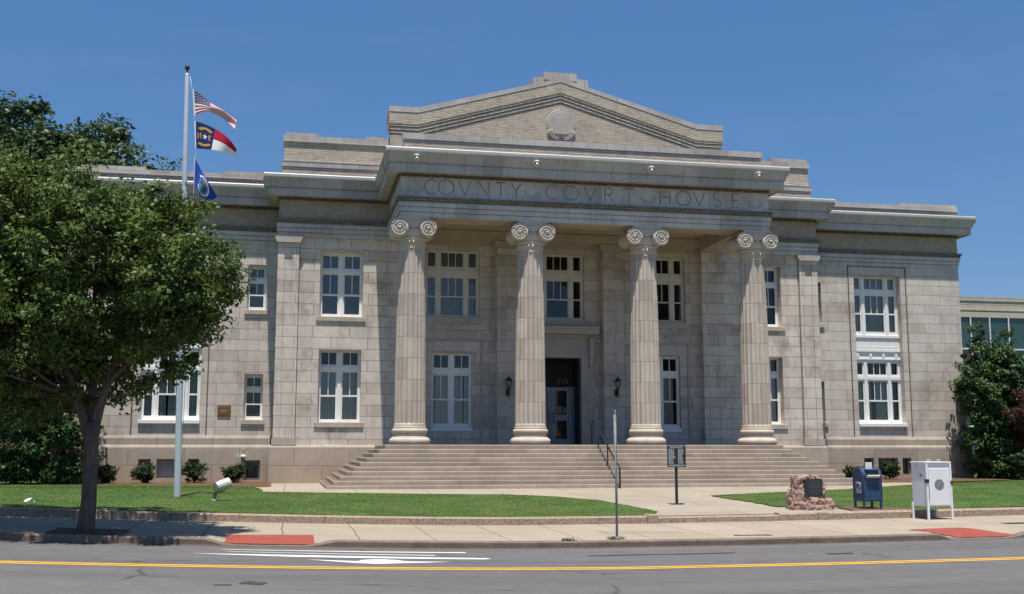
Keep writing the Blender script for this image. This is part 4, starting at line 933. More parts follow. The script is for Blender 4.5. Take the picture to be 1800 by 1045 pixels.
# ------------------------------------------------------------------ flagpole and flags
FX, FY, FZ = -3.1, 33.98, .62
t = thing('flagpole', (FX, FY, FZ), 'tall tapered silver flagpole with a dark ball top standing in the left lawn', 'flagpole')
LEAN = lambda b: [setattr(b, 'v', [(q[0]-.0165*(q[2]-FZ), q[1], q[2]) for q in b.v])]
mb = MB(); mb.lathe([(.10,-.1),(.10,.05),(.098,.1),(.092,4),(.08,9),(.062,12.74),(.05,12.78)], FX, FY, 20, FZ); LEAN(mb); obj('pole', mb, 'pole', t)
mb = MB(); mb.lathe([(.02,12.78),(.02,12.86),(.05,12.9),(.082,12.97),(.05,13.04),(.01,13.06)], FX, FY, 14, FZ); LEAN(mb); obj('ball', mb, 'bronze_dark', t)
mb = MB(); mb.tube([(FX+.12,FY-.03,FZ+1.6),(FX+.22,FY-.02,FZ+7),(FX+.30,FY-.02,10.9),(FX+.25,FY-.02,11.9),(FX+.16,FY-.02,12.9),(FX+.09,FY-.02,13.3)], .008, 5); LEAN(mb); obj('halyard', mb, 'offwhite', t)
FX -= .19
def bez(a, b, c, t_): return a*(1-t_)**2 + b*2*t_*(1-t_) + c*t_*t_
def flag(name, label, surf, build, mats):
    f = thing(name, surf(0, .5), label, 'flag', 'flags on the flagpole'); build(f, surf); return f
def patch(mb, surf, u0, u1, v0, v1, nu, nv, off=0.):
    vs = [pt(surf, u0+(u1-u0)*i/nu, v0+(v1-v0)*j/nv, off) for j in range(nv+1) for i in range(nu+1)]; n = nu+1
    mb.add(vs, [(j*n+i, j*n+i+1, (j+1)*n+i+1, (j+1)*n+i) for j in range(nv) for i in range(nu)], True)
def pt(surf, u, v, off=0.):
    p = Vector(surf(u, v))
    if off:
        e = .01; n = (Vector(surf(min(u+e,1), v))-Vector(surf(max(u-e,0), v))).cross(Vector(surf(u, min(v+e,1)))-Vector(surf(u, max(v-e,0)))).normalized()
        if n.y > 0: n = -n
        p = p + n*off
    return p[:]
# stripes and stars flag
def s_us(u, v):      # u hoist->fly, v top->bottom
    top_ = Vector((FX+.17,0,12.92))*(1-u)**2 + Vector((FX+.75,0,12.48))*2*u*(1-u) + Vector((FX+1.50,0,12.04))*u*u
    bot = Vector((FX+.24,0,12.07))*(1-u)**2 + Vector((FX+.75,0,12.52))*2*u*(1-u) + Vector((FX+1.44,0,11.72))*u*u
    p = top_.lerp(bot, v); y = FY-.02 + .13*math.sin(u*8.5+v*1.2)*u + .04*math.sin(v*6+u*4)*u
    return (p.x, y, p.z + .035*math.sin(u*9.+.5)*u)
def b_us(f, surf):
    mb = MB()
    for k in range(13):
        mb.m = k % 2
        if k < 7: patch(mb, surf, .42, 1, k/13, (k+1)/13, 16, 2)
        else: patch(mb, surf, 0.03, 1, k/13, (k+1)/13, 26, 2)
    mb.m = 2; patch(mb, surf, .03, .42, 0, 7/13, 10, 8); mb.m = 1; patch(mb, surf, 0, .03, 0, 1, 1, 12)
    for r in range(9):
        for c in range(6 if r % 2 == 0 else 5):
            u = .03+.39*((c*2+1+(r % 2))/12); v = 7/13*(r+1)/10
            for off in (.004, -.004):
                vs = [pt(surf, u, v, off)]
                for i in range(10): a = math.pi*i/5-math.pi/2; q = 1 if i % 2 == 0 else .45; vs.append(pt(surf, u+.016*q*math.cos(a), v+.026*q*math.sin(a), off))
                mb.add(vs, [(0, i+1, (i+1)%10+1) for i in range(10)])
    obj('flag_cloth', mb, ['flag_red','flag_white','flag_navy'], f)
flag('flag', 'red and white striped flag with starred blue corner, topmost on the flagpole', s_us, b_us, None)
def s_nc(u, v):
    top_ = Vector((FX+.24,0,11.92))*(1-u)**2 + Vector((FX+1.05,0,11.78))*2*u*(1-u) + Vector((FX+1.53,0,11.10))*u*u
    bot = Vector((FX+.30,0,11.06))*(1-u)**2 + Vector((FX+.85,0,11.06))*2*u*(1-u) + Vector((FX+1.46,0,10.92))*u*u
    p = top_.lerp(bot, v); return (p.x, FY-.02 + .12*math.sin(u*6+.6+v*.8)*u, p.z)
def b_nc(f, surf):
    mb = MB(); mb.m = 2; patch(mb, surf, .03, .43, 0, 1, 10, 10); mb.m = 0; patch(mb, surf, .43, 1, 0, .5, 14, 6); mb.m = 1; patch(mb, surf, .43, 1, .5, 1, 14, 6); patch(mb, surf, 0, .03, 0, 1, 1, 10)
    def fn(off): return lambda u, v: pt(surf, u, v, off)
    for off in (.005, -.005):
        mb.m = 1; vs = [pt(surf, .23, .5, off)]
        for i in range(10): a = math.pi*i/5-math.pi/2; q = 1 if i % 2 == 0 else .42; vs.append(pt(surf, .23+.062*q*math.cos(a), .5+.12*q*math.sin(a), off))
        mb.add(vs, [(0, i+1, (i+1)%10+1) for i in range(10)])
        mb.m = 3
        stroke(mb, [(.08,.62),(.08,.40),(.135,.60),(.135,.38)], .024, fn(off)); stroke(mb, [(.375,.42),(.33,.40),(.325,.5),(.33,.6),(.375,.59)], .024, fn(off))
        stroke(mb, [(.10+.26*i/10, .26-.09*math.sin(math.pi*i/10)) for i in range(11)], .085, fn(off)); stroke(mb, [(.09+.28*i/10, .78+.06*math.sin(math.pi*i/10)) for i in range(11)], .085, fn(off))
    obj('flag_cloth', mb, ['flag_red','flag_white','flag_navy','flag_gold'], f)
flag('flag', 'state flag with blue starred band and red over white halves, middle of the flagpole', s_nc, b_nc, None)
def s_co(u, v):
    top_ = Vector((FX+.29,0,10.82))*(1-u)**2 + Vector((FX+.55,0,10.25))*2*u*(1-u) + Vector((FX+1.0,0,9.62))*u*u
    bot = Vector((FX+.30,0,9.98))*(1-u)**2 + Vector((FX+.40,0,9.75))*2*u*(1-u) + Vector((FX+.70,0,9.32))*u*u
    p = top_.lerp(bot, v); return (p.x, FY-.02 + .10*math.sin(u*7+v*2)*u, p.z)
def b_co(f, surf):
    mb = MB(); patch(mb, surf, .03, 1, 0, 1, 22, 12); mb.m = 1; patch(mb, surf, 0, .03, 0, 1, 1, 10)
    for off in (.006, -.006):
        c = (.58, .5)
        mb.m = 1; stroke(mb, [(c[0]+.23*math.cos(R(a)), c[1]+.40*math.sin(R(a))) for a in range(-150, 160, 12)], .05, lambda u, v: pt(surf, min(max(u,.03),.99), min(max(v,.02),.98), off))
        mb.m = 2; vs = [pt(surf, *c, off)] + [pt(surf, c[0]+.19*math.cos(2*math.pi*i/18), c[1]+.33*math.sin(2*math.pi*i/18), off) for i in range(18)]; mb.add(vs, [(0,i+1,(i+1)%18+1) for i in range(18)])
        mb.m = 3; vs = [pt(surf, c[0], c[1]+.02, off*1.6)] + [pt(surf, c[0]+.02+.12*math.cos(2*math.pi*i/12), c[1]-.05+.13*math.sin(2*math.pi*i/12), off*1.6) for i in range(12)]; mb.add(vs, [(0,i+1,(i+1)%12+1) for i in range(12)])
    obj('flag_cloth', mb, ['flag_blue','flag_white','flag_teal','flag_seal_green'], f)
flag('flag', 'drooping blue flag with a round seal, lowest on the flagpole', s_co, b_co, None)

# ------------------------------------------------------------------ street furniture
x, y, z = -1.94, 32.31, .60
t = thing('lawn_floodlight', (x, y, z), 'pale drum shaped floodlight on a short stem in the left lawn', 'floodlight')
mb = MB(); mb.tube([(x-.02,y,z-.1),(x,y,z+.16),(x+.08,y,z+.30)], [.05,.055,.06], 10); mb.lathe([(.09,-.02),(.09,.03),(.05,.05)], x-.02, y, 12, z); obj('stem', mb, 'floodstem', t)
mb = MB(); c = Vector((x+.20, y, z+.43)); ax = Vector((.86,.42,.28)).normalized(); n = 28
u_ = ax.cross(Vector((0,0,1))).normalized(); v_ = u_.cross(ax); vs = []; fs = []; pr = [(-.22,.105),(-.21,.135),(-.05,.15),(.165,.16),(.205,.155),(.215,.125)]
for d, r in pr: vs += [(c+ax*d+(u_*math.cos(2*math.pi*i/n)+v_*math.sin(2*math.pi*i/n))*r)[:] for i in range(n)]
for j in range(len(pr)-1): fs += [(j*n+i, j*n+(i+1)%n, (j+1)*n+(i+1)%n, (j+1)*n+i) for i in range(n)]
fs += [tuple(range(n)), tuple(range((len(pr)-1)*n, len(pr)*n))]; mb.add(vs, fs, False); obj('lamp_head', mb, 'flood', t)
mb = MB(); pts = [(c + (-u_*.0) + ax*(-.22+.34*i/10) + (u_*math.cos(R(200+80*math.sin(math.pi*i/10)))+v_*math.sin(R(200+80*math.sin(math.pi*i/10))))*.165)[:] for i in range(11)]; mb.tube(pts, .014, 5); mb.tube([(c+ax*(-.205)+(u_*math.cos(2*math.pi*i/24)+v_*math.sin(2*math.pi*i/24))*.142)[:] for i in range(25)], .012, 5); obj('yoke', mb, 'floodstem', t)

x, y, z = 6.86, 22.95, .13
t = thing('parking_sign', (x, y, z), 'narrow street sign seen nearly edge on, on a thin steel post by the curb', 'street sign')
mb = MB(); mb.tube([(x,y,z-.05),(x,y,z+1.3),(x-.015,y,z+2.62)], .026, 8); mb.lathe([(.05,0),(.045,.03),(.03,.06)], x, y, 10, z); obj('post', mb, 'galv', t)
a = R(73)
def sg(u, v, off=0.): return (x-.01+u*math.cos(a)+off*math.sin(a), y+u*math.sin(a)-.0-off*math.cos(a), z+v)
for z0, z1 in ((1.66,2.08),(2.11,2.58)):
    mb = MB(); o = [(-.15,z0),(.15,z0),(.15,z1),(-.15,z1)]; 
    for k in (0, 1): pass
    mb.add([sg(u,v,.03) for u,v in o]+[sg(u,v,.034) for u,v in o], [(0,1,2,3),(7,6,5,4)]+[(i,i+4,(i+1)%4+4,(i+1)%4) for i in range(4)])
    mb.add([sg(u,v,-.034) for u,v in o]+[sg(u,v,-.03) for u,v in o], [(0,1,2,3),(7,6,5,4)]+[(i,i+4,(i+1)%4+4,(i+1)%4) for i in range(4)])
    p = obj('sign_plate', mb, 'sign_pale', t)
    for off in (.0355, -.0355):
        mb = MB()
        for q in range(4): mb.add([sg(u,v,off) for u,v in ((-.1,z0+.06+q*.1),(.1,z0+.06+q*.1),(.1,z0+.10+q*.1),(-.1,z0+.10+q*.1))], [(0,1,2,3)])
        obj('lettering', mb, 'sign_mark', p)
mb = MB(); mb.add([sg(u,v,.0) for u,v in ((-.06,2.60),(.06,2.60),(.06,2.66),(0,2.72),(-.06,2.66))]+[sg(u,v,.008) for u,v in ((-.06,2.60),(.06,2.60),(.06,2.66),(0,2.72),(-.06,2.66))], [(0,1,2,3,4),(9,8,7,6,5)]+[(i,i+5,(i+1)%5+5,(i+1)%5) for i in range(5)]); obj('post_cap', mb, 'sign_pale', t)

x, y, z = 11.27, 31.54, .42
t = thing('notice_board', (x, y, z), 'black notice board with columns of pale lettering on a single post in the walkway', 'notice board')
mb = MB(); mb.bbox(x-.035, x+.035, y-.035, y+.035, z-.1, 2.1, .006); obj('post', mb, 'post_black', t)
mb = MB(); mb.lathe([(.22,0),(.22,.012),(.1,.02)], x, y, 16, z); obj('base_plate', mb, 'post_black', t)
mb = MB(); mb.bbox(x-.285, x+.285, y-.07, y-.04, 1.50, 2.16, .01); pl = obj('board', mb, 'post_black', t)
mb = MB(); rr = random.Random(3); yy = y-.0745
def tx(a, b, z0, h): 
    xx = a
    while xx < b-.01:
        wd = min(rr.uniform(.02,.07), b-xx); mb.quad((xx,yy,z0),(xx+wd,yy,z0),(xx+wd,yy,z0+h),(xx,yy,z0+h)); xx += wd+.014
tx(x-.25, x+.25, 2.105, .026); tx(x-.2, x+.2, 2.06, .016); obj('lettering', mb, 'text_white', pl); mb = MB()
for i in range(17):
    zz = 2.02-i*.026; tx(x-.25, x-.25+rr.uniform(.13,.21), zz, .013)
obj('lettering', mb, 'text_white', pl); mb = MB()
for i in range(17): zz = 2.02-i*.026; tx(x+.04, x+.04+rr.uniform(.13,.2), zz, .013)
obj('lettering', mb, 'text_white', pl); mb = MB()
tx(x-.25, x+.25, 1.55, .018); tx(x-.25, x+.22, 1.525, .013); obj('lettering', mb, 'text_white', pl)

# stone marker
x, y, z = 14.15, 28.95, .36
t = thing('stone_marker', (x, y, z), 'rough pink granite boulder carrying a dark bronze plaque, on a concrete pad', 'stone monument')
from mathutils import noise as mnoise
def rock(cx, cy, z0, prof, seed, sub=5):
    bm = bmesh.new(); bmesh.ops.create_icosphere(bm, subdivisions=sub, radius=1)
    for v in bm.verts:
        p = v.co.copy(); m_ = max(abs(p.x), abs(p.y), abs(p.z)); q = p.lerp(p/m_, .8)
        h = (q.z+1)/2; w0, w1, d0, d1, H, shx = prof
        X_ = q.x*(w0+(w1-w0)*h)/2 + shx*h; Y_ = q.y*(d0+(d1-d0)*h)/2; Z_ = h*H
        s_ = Vector((X_*3.3+seed, Y_*3.3, Z_*3.3)); nn = Vector((mnoise.noise(s_), mnoise.noise(s_+Vector((9,0,0))), mnoise.noise(s_+Vector((0,9,0)))))
        s2 = s_*3.1; n2 = Vector((mnoise.noise(s2), mnoise.noise(s2+Vector((9,0,0))), mnoise.noise(s2+Vector((0,9,0)))))
        s3 = s_*7.3; n3 = Vector((mnoise.noise(s3), mnoise.noise(s3+Vector((9,0,0))), mnoise.noise(s3+Vector((0,9,0)))))
        v.co = Vector((cx+X_, cy+Y_, z0+Z_)) + nn*.09 + n2*.05 + n3*.025
    return bm
mb = MB(); mb.frombm(rock(x-.03, y+.1, z-.08, (1.04,.84,.75,.46,1.0,.06), 3.1)); mb.frombm(rock(x+.12, y-.2, z-.08, (.82,.62,.5,.35,.42,0), 8.4, 4)); mb.frombm(rock(x+.55, y-.05, z-.06, (.3,.26,.36,.28,.34,0), 5.2, 4)); obj('boulder', mb, 'pink_granite', t)
mb = MB(); mb.bbox(x-.18, x+.34, y-.245, y-.12, z+.38, z+.85, .012); pl = obj('plaque', mb, 'bronze_dark', t); mb = MB()
for i in range(7): wd = (.3,.38,.34,.4,.36,.4,.2)[i]; mb.box(x+.10-wd/2, x+.10+wd/2, y-.249, y-.2455, z+.78-i*.055, z+.795-i*.055)
obj('raised_text', mb, 'seal_dark', pl)

# mailbox
x, y, z = 15.72, 28.50, .39
t = thing('mailbox', (x, y, z), 'blue street mailbox with rounded top and four legs beside the kerb', 'mailbox')
w2, d2, zb, zs, zt = .275, .27, z+.22, z+.92, z+1.12
prof = [(y-d2,zb),(y-d2,zs-.02)] + [(y-d2*math.cos(R(a)), zs-.02+.22*math.sin(R(a))) for a in range(10, 171, 10)] + [(y+d2,zs-.02),(y+d2,zb)]
mb = MB(); mb.prismx(prof, x-w2, x+w2); bd = obj('body', mb, 'mail_blue', t)
mb = MB()
for s in (-1, 1):
    n = len(prof); xe = x+s*w2
    mb.tube([(xe, p[0], p[1]) for p in prof], .014, 6)
mb.box(x-w2+.02, x+w2-.02, y-d2-.012, y-d2-.002, zb+.42, zb+.45); mb.bbox(x-w2+.03, x+w2-.03, y-d2-.012, y-d2-.001, zb+.03, zb+.40, .004); obj('rim', mb, 'mail_blue', bd)
mb = MB(); mb.bbox(x-.19, x+.19, y-d2-.035, y-.10, zs-.04, zs+.155, .012); 
ch = obj('chute_opening', mb, 'mail_dark', bd)
mb = MB(); mb.add([(x-.19,y-d2-.05,zs-.06),(x+.19,y-d2-.05,zs-.06),(x+.19,y-d2-.115,zs+.0),(x-.19,y-d2-.115,zs+.0),(x-.19,y-d2-.03,zs-.05),(x+.19,y-d2-.03,zs-.05),(x+.19,y-d2-.10,zs+.012),(x-.19,y-d2-.10,zs+.012)], [(0,1,2,3),(7,6,5,4),(3,2,6,7),(0,4,5,1),(1,5,6,2),(0,3,7,4)]); obj('chute_flap', mb, 'mail_white', bd)
for s in (-1, 1):
    mb = MB(); mb.prismx([(y-d2-.03,zs-.05),(y-d2-.03,zs+.02),(y-d2*.62,zs+.165),(y-.08,zs+.17),(y-.08,zs-.05)], x+s*.215-.022, x+s*.215+.022); obj('chute_cheek', mb, 'mail_blue', bd)
mb = MB(); mb.bbox(x-.10, x+.10, y-.12, y-.10, zt-.04, zt+.15, .006); cdh = obj('card_holder', mb, 'mail_white', t)
for sx in (-1, 1):
    for sy in (-1, 1):
        mb = MB(); mb.bbox(x+sx*(w2-.025)-.028, x+sx*(w2-.025)+.028, y+sy*(d2-.025)-.028, y+sy*(d2-.025)+.028, z-.02, zb+.06, .006); mb.bbox(x+sx*(w2-.025)-.045, x+sx*(w2-.025)+.045, y+sy*(d2-.025)-.045, y+sy*(d2-.025)+.045, z-.02, z+.012, .004); obj('leg', mb, 'mail_blue', t)
mb = MB(); xl = x-w2-.004                            # emblem on the left side
mb.quad((xl,y-.02+.14,zb+.22),(xl,y-.02-.14,zb+.22),(xl,y-.02-.14,zb+.52),(xl,y-.02+.14,zb+.52)); em = obj('emblem', mb, 'mail_white', bd)
mb = MB(); f3 = lambda u, v: (xl-.003, y+.10-u*.24, zb+.31+v*.19)
mb.add([f3(*p) for p in ((0,0),(.12,0),(.6,.42),(.98,.55),(.72,.70),(.3,.88),(.05,1),(0,1))], [tuple(range(8))]); mb.add([f3(*p) for p in ((.35,0),(1,0),(1,.45),(.7,.36))], [(0,1,2,3)]); 
mb.quad(f3(0,-.12),f3(1,-.12),f3(1,-.22),f3(0,-.22)); mb.quad(f3(0,-.28),f3(.8,-.28),f3(.8,-.36),f3(0,-.36)); obj('emblem_mark', mb, 'eagle_blue', em)

# white cabinet
x0, x1, y0, y1, z = 16.38, 17.06, 26.62, 27.34, .205
t = thing('utility_cabinet', ((x0+x1)/2, (y0+y1)/2, z), 'white metal ballot style cabinet on legs with a round grey seal on its door', 'cabinet')
zb, zt = z+.34, z+1.47
mb = MB(); mb.bbox(x0, x1, y0, y1, zb, zt-.02, .008); bd = obj('body', mb, 'cab_white', t)
mb = MB(); mb.bbox(x0-.025, x1+.025, y0-.03, y1+.02, zt-.019, zt+.02, .008); mb.tube([(x0+.1,y0+.1,zt),(x0+.1,y0+.1,zt+.07),(x0+.16,y0+.1,zt+.07),(x0+.16,y0+.1,zt)], .01, 5); mb.tube([(x1-.16,y0+.3,zt),(x1-.16,y0+.3,zt+.07),(x1-.1,y0+.3,zt+.07),(x1-.1,y0+.3,zt)], .01, 5); obj('lid', mb, 'cab_white', bd)
mb = MB(); mb.bbox(x0+.055, x1-.055, y0-.018, y0-.001, zb+.03, zt-.16, .006); dr = obj('door', mb, 'cab_white', t)
for sx, sy in ((x0,y0),(x1,y0),(x0,y1),(x1,y1)):
    mb = MB(); mb.bbox(sx-.028, sx+.028, sy-.028, sy+.028, z-.01, zb+.08 if sy == y1 else zb+.1, .008); obj('leg', mb, 'cab_white', t)
for sx in (x0, x1): mb = MB(); mb.bbox(sx-.027, sx+.027, y0-.027, y0+.027, zb+.10, zt-.02, .008); obj('corner_post', mb, 'cab_white', t)
mb = MB(); disc(mb, ((x0+x1)/2+.0, zb+.56), .135, y0-.0235, y0-.018); sl_ = obj('seal', mb, 'seal_grey', dr); mb = MB()
stroke(mb, [((x0+x1)/2+.12*math.cos(a_), zb+.56+.12*math.sin(a_)) for a_ in [2*math.pi*i/30 for i in range(31)]], .012, lambda u, v: (u, y0-.025, v)); stroke(mb, [((x0+x1)/2+.085*math.cos(a_), zb+.56+.085*math.sin(a_)) for a_ in [2*math.pi*i/30 for i in range(31)]], .007, lambda u, v: (u, y0-.025, v))
mb.add([(u, y0-.025, v) for u, v in (((x0+x1)/2+.0,zb+.49),((x0+x1)/2+.05,zb+.50),((x0+x1)/2+.045,zb+.57),((x0+x1)/2+.02,zb+.60))], [(0,1,2,3)]); mb.add([(u, y0-.025, v) for u, v in (((x0+x1)/2-.06,zb+.56),((x0+x1)/2-.02,zb+.54),((x0+x1)/2-.03,zb+.61))], [(0,1,2)]); obj('seal_ring', mb, 'seal_dark', sl_)
mb = MB(); mb.bbox(x0-.045, x0+.04, y0-.05, y0+.05, zb+.60, zb+.70, .01); mb.bbox(x1-.02, x1+.045, y0-.045, y0+.03, zb+.56, zb+.66, .01); obj('latch', mb, 'latch', t)
mb = MB(); xs = x0-.002
for cy_, cz, ry, rz_ in ((.27,.79,.035,.05),(.35,.80,.018,.03)): mb.add([(xs, y0+cy_+ry*math.cos(2*math.pi*i/9)*random.uniform(.7,1.2), zb+cz+rz_*math.sin(2*math.pi*i/9)*random.uniform(.7,1.2)) for i in range(9)], [tuple(range(9))])
for cy_ in (.47,.52,.40): wd = random.uniform(.006,.014); mb.quad((xs,y0+cy_,zt-.03),(xs,y0+cy_+wd,zt-.03),(xs,y0+cy_+wd*.4,zt-random.uniform(.16,.3)),(xs,y0+cy_+wd*.2,zt-.2))
mb.quad((x0-.02,y0-.0305,zt-.01),(x1-.1,y0-.0305,zt-.008),(x1-.15,y0-.0305,zt-.016),(x0+.1,y0-.0305,zt-.018)); mb.quad((x0+.03,y0-.0275,zb+.15),(x0+.04,y0-.0275,zb+.1),(x0+.042,y0-.0275,zb+.55),(x0+.03,y0-.0275,zb+.5))
obj('rust_marks', mb, 'rust', bd)
t = obj('litter', MB(), 'litter'); bpy.data.objects.remove(t)
mb = MB(); mb.frombm(rock(-6.15, 29.45, .70, (.16,.12,.1,.08,.10,0), 1.7, 3)); tag(obj('litter', mb, 'litter', None, (-6.15, 29.45, .72)), 'crumpled white piece of litter on the left lawn', 'litter')

# ------------------------------------------------------------------ vegetation
def leaf_mesh(name, C, N, size, m, parent, flat=.35, aspect=.55, origin=None):
    """C: cluster centres, N: outward directions; one folded leaf = 2 triangles"""
    og = np.array(ORG[parent]); n = len(C)
    a = RNG.normal(size=(n, 3)); nrm = N*.5 + np.array([0, 0, .55]) + RNG.normal(size=(n, 3))*.55; nrm /= np.linalg.norm(nrm, axis=1)[:, None]
    t = np.cross(nrm, a); t /= np.linalg.norm(t, axis=1)[:, None]; b = np.cross(nrm, t)
    s = size*RNG.uniform(.6, 1.35, n)[:, None]
    v = np.stack([C - t*s*.5, C + b*s*aspect*.5 + nrm*s*.10, C + t*s*.5, C - b*s*aspect*.5 + nrm*s*.10], 1) - og
    me = bpy.data.meshes.new(name); me.vertices.add(n*4); me.vertices.foreach_set('co', v.ravel()); me.loops.add(n*4)
    me.loops.foreach_set('vertex_index', np.arange(n*4)); me.polygons.add(n); me.polygons.foreach_set('loop_start', np.arange(0, n*4, 4)); me.update(calc_edges=True)
    me.materials.append(M[m]); return link(name, me, parent)
def crown_points(lobes, ncl, per, rcl, shell=.5, seed=1, squash=.65):
    g = np.random.default_rng(seed); L = np.array(lobes); wts = L[:,3]*L[:,4]*L[:,5]; wts = wts/wts.sum()
    k = g.choice(len(L), ncl, p=wts); d = g.normal(size=(ncl, 3)); d /= np.linalg.norm(d, axis=1)[:, None]
    rr = g.uniform(shell, 1.14, ncl)**.7; cen = L[k,:3] + d*L[k,3:6]*rr[:, None]
    cr = rcl*g.uniform(.4, 1.45, ncl); npl = (per*g.uniform(.5, 1.4, ncl)).astype(int)
    C = []; N = []
    for i in range(ncl):
        q = g.normal(size=(npl[i], 3)); q /= np.linalg.norm(q, axis=1)[:, None]; q *= g.uniform(0, 1, npl[i])[:, None]**.45
        tilt = d[i]*.35; p = cen[i] + q*np.array([1, 1, squash])*cr[i] + np.outer(q[:,0], [0,0,tilt[0]])*cr[i]
        C.append(p); N.append(np.repeat(d[i][None], npl[i], 0)*.7 + q*.5)
    return np.concatenate(C), np.concatenate(N), cen
def tree(name, base, label, lobes, ncl, per, rcl, size, leaf, bark, trunk, limbs, seed, shell=.5, twigs=120, cat='tree', squash=.65, aspect=.55):
    t = thing(name, base, label, cat); C, N, cen = crown_points(lobes, ncl, per, rcl, shell, seed, squash)
    mb = MB()
    for pts, rad in trunk + limbs: mb.tube(pts, rad, 12)
    g = random.Random(seed); ends = [Vector(p) for pts, _ in limbs for p in pts[1:]] or [Vector(trunk[0][0][-1])]
    for c in g.sample(list(cen), min(twigs, len(cen))):
        c = Vector(c); e = min(ends, key=lambda q: (q-c).length + (2 if q.z > c.z else 0)); m_ = e.lerp(c, .5) + Vector((g.uniform(-.2,.2), g.uniform(-.2,.2), g.uniform(.0,.3)))*(c-e).length*.3
        mb.tube([e, m_, c], [.035, .022, .008], 5)
    obj('trunk', mb, bark, t); leaf_mesh('crown', C, N, size, leaf, t, aspect=aspect); return t
bx, by, bz = -3.82, 23.3, .40
tree('street_tree', (bx, by, bz), 'leafy green street tree growing in a pit in the sidewalk before the left wing',
     [(-3.9,23.6,5.5,2.6,2.6,2.0),(-2.4,23.4,5.55,1.38,1.6,1.2),(-1.85,23.3,5.25,.72,.9,.62),(-2.75,23.5,6.6,.85,1.0,.65),(-4.7,23.8,6.95,1.35,1.4,.9),(-6.4,23.7,6.4,1.7,1.8,1.6),(-3.0,23.2,4.35,1.15,1.3,.75),(-2.45,23.3,4.0,.6,.8,.5),(-5.4,23.4,4.0,1.7,1.7,.9),(-6.8,23.3,4.6,1.6,1.7,1.2),(-3.4,23.5,3.55,.9,.9,.55),(-5.0,23.5,3.3,1.2,1.3,.7),(-6.3,23.4,3.4,1.2,1.3,.8),(-7.6,24.2,5.4,1.7,2.0,1.6),(-4.2,25.6,5.6,2.2,1.8,1.7),(-6.6,25.4,4.6,2.0,1.8,1.2),(-1.45,23.3,5.45,.55,.7,.42),(-4.7,25.2,3.5,1.5,.9,.8),(-6.3,25.2,3.3,1.5,1.0,.9),(-5.8,23.8,2.9,1.0,1.0,.5),(-7.0,23.6,3.2,1.2,1.2,.8),(-3.2,24.9,3.6,1.0,.8,.6),(-4.4,23.5,7.4,1.2,1.2,.72),(-3.2,23.5,6.95,1.0,1.0,.62),(-5.8,23.6,7.1,1.3,1.3,.8),(-4.2,22.3,5.3,2.0,.9,1.5),(-2.4,22.6,5.2,1.1,.8,1.0),(-8.4,23.5,4.5,1.4,1.6,1.4),(-7.2,22.6,6.2,1.3,1.2,1.2),(-2.15,23.4,6.15,.75,.9,.5),(-2.0,23.3,4.55,.75,.8,.55)],
     1400, 120, .38, .102, 'leaf_street', 'bark',
     [([(bx,by,bz-.1),(bx+.0,by,bz+.12),(bx+.03,by,bz+.6),(bx+.02,by,bz+1.6),(bx+.02,by,bz+2.15)], [.22,.17,.145,.14,.16])],
     [([(bx+.05,by,bz+2.0),(bx+.2,by,bz+2.7),(bx+.45,by+.1,bz+3.6),(bx+1.0,by,bz+5.0)], [.11,.085,.06,.02]),
      ([(bx-.05,by,bz+2.0),(bx-.3,by,bz+2.6),(bx-.55,by-.1,bz+3.4),(bx-1.2,by+.1,bz+4.8),(bx-1.5,by,bz+6.2)], [.11,.085,.065,.04,.02]),
      ([(bx,by+.03,bz+2.0),(bx-.05,by+.25,bz+2.9),(bx-.15,by+.5,bz+4.2),(bx-.1,by+.4,bz+6.2)], [.10,.075,.05,.02]),
      ([(bx+.25,by,bz+2.9),(bx+.9,by-.1,bz+3.6),(bx+1.7,by,bz+4.6)], [.055,.04,.015]),
      ([(bx-.4,by,bz+3.0),(bx-1.5,by-.1,bz+3.7),(bx-2.6,by,bz+4.8)], [.055,.04,.015])], 11, .45, 170)
bx, by = -11.6, 56
tree('oak_tree', (bx, by, .65), 'tall dark oak rising behind the street tree at the left end of the courthouse',
     [(-14.2,56,14.2,3.6,3.4,3.4),(-10.2,56,14.2,3.0,3.0,3.0),(-9.0,55.5,16.3,1.7,1.8,1.5),(-7.4,55.5,14.6,1.7,1.8,1.6),(-14.2,56,17.4,1.8,1.8,1.3),(-12.2,56,16.2,1.6,1.6,1.3),(-11,56,10.5,4.2,3.6,3.0),(-15.5,56,9,4,3.5,4.5),(-6.9,55.5,15.4,1.0,1.2,.8),(-11.6,56,14.2,2.6,2.4,2.4),(-12.0,55.5,16.0,1.7,1.6,1.3),(-10.3,55.5,16.6,1.3,1.4,1.1),(-8.0,55.3,14.0,2.2,2.0,2.0),(-13.6,56,18.2,1.5,1.5,1.0),(-9.2,55.6,17.3,1.2,1.3,.8)],
     1250, 80, .75, .26, 'leaf_oak', 'bark_dark',
     [([(bx,by,.4),(bx,by,2),(bx+.1,by,7)], [.6,.5,.42])],
     [([(bx+.1,by,6.5),(bx+1.5,by,10),(bx+2.7,by,14.5),(bx+3.0,by,16.5)], [.33,.26,.15,.06]), ([(bx+.1,by,6.5),(bx-1.3,by,10),(bx-2.4,by,14),(bx-2.5,by,17)], [.33,.26,.15,.06]), ([(bx+.8,by,9),(bx+3,by,12),(bx+4.4,by-.4,14.6)], [.2,.13,.05]), ([(bx,by,6),(bx-2.5,by,7.5),(bx-4.5,by,9.5)], [.2,.15,.07])], 5, .5, 150)
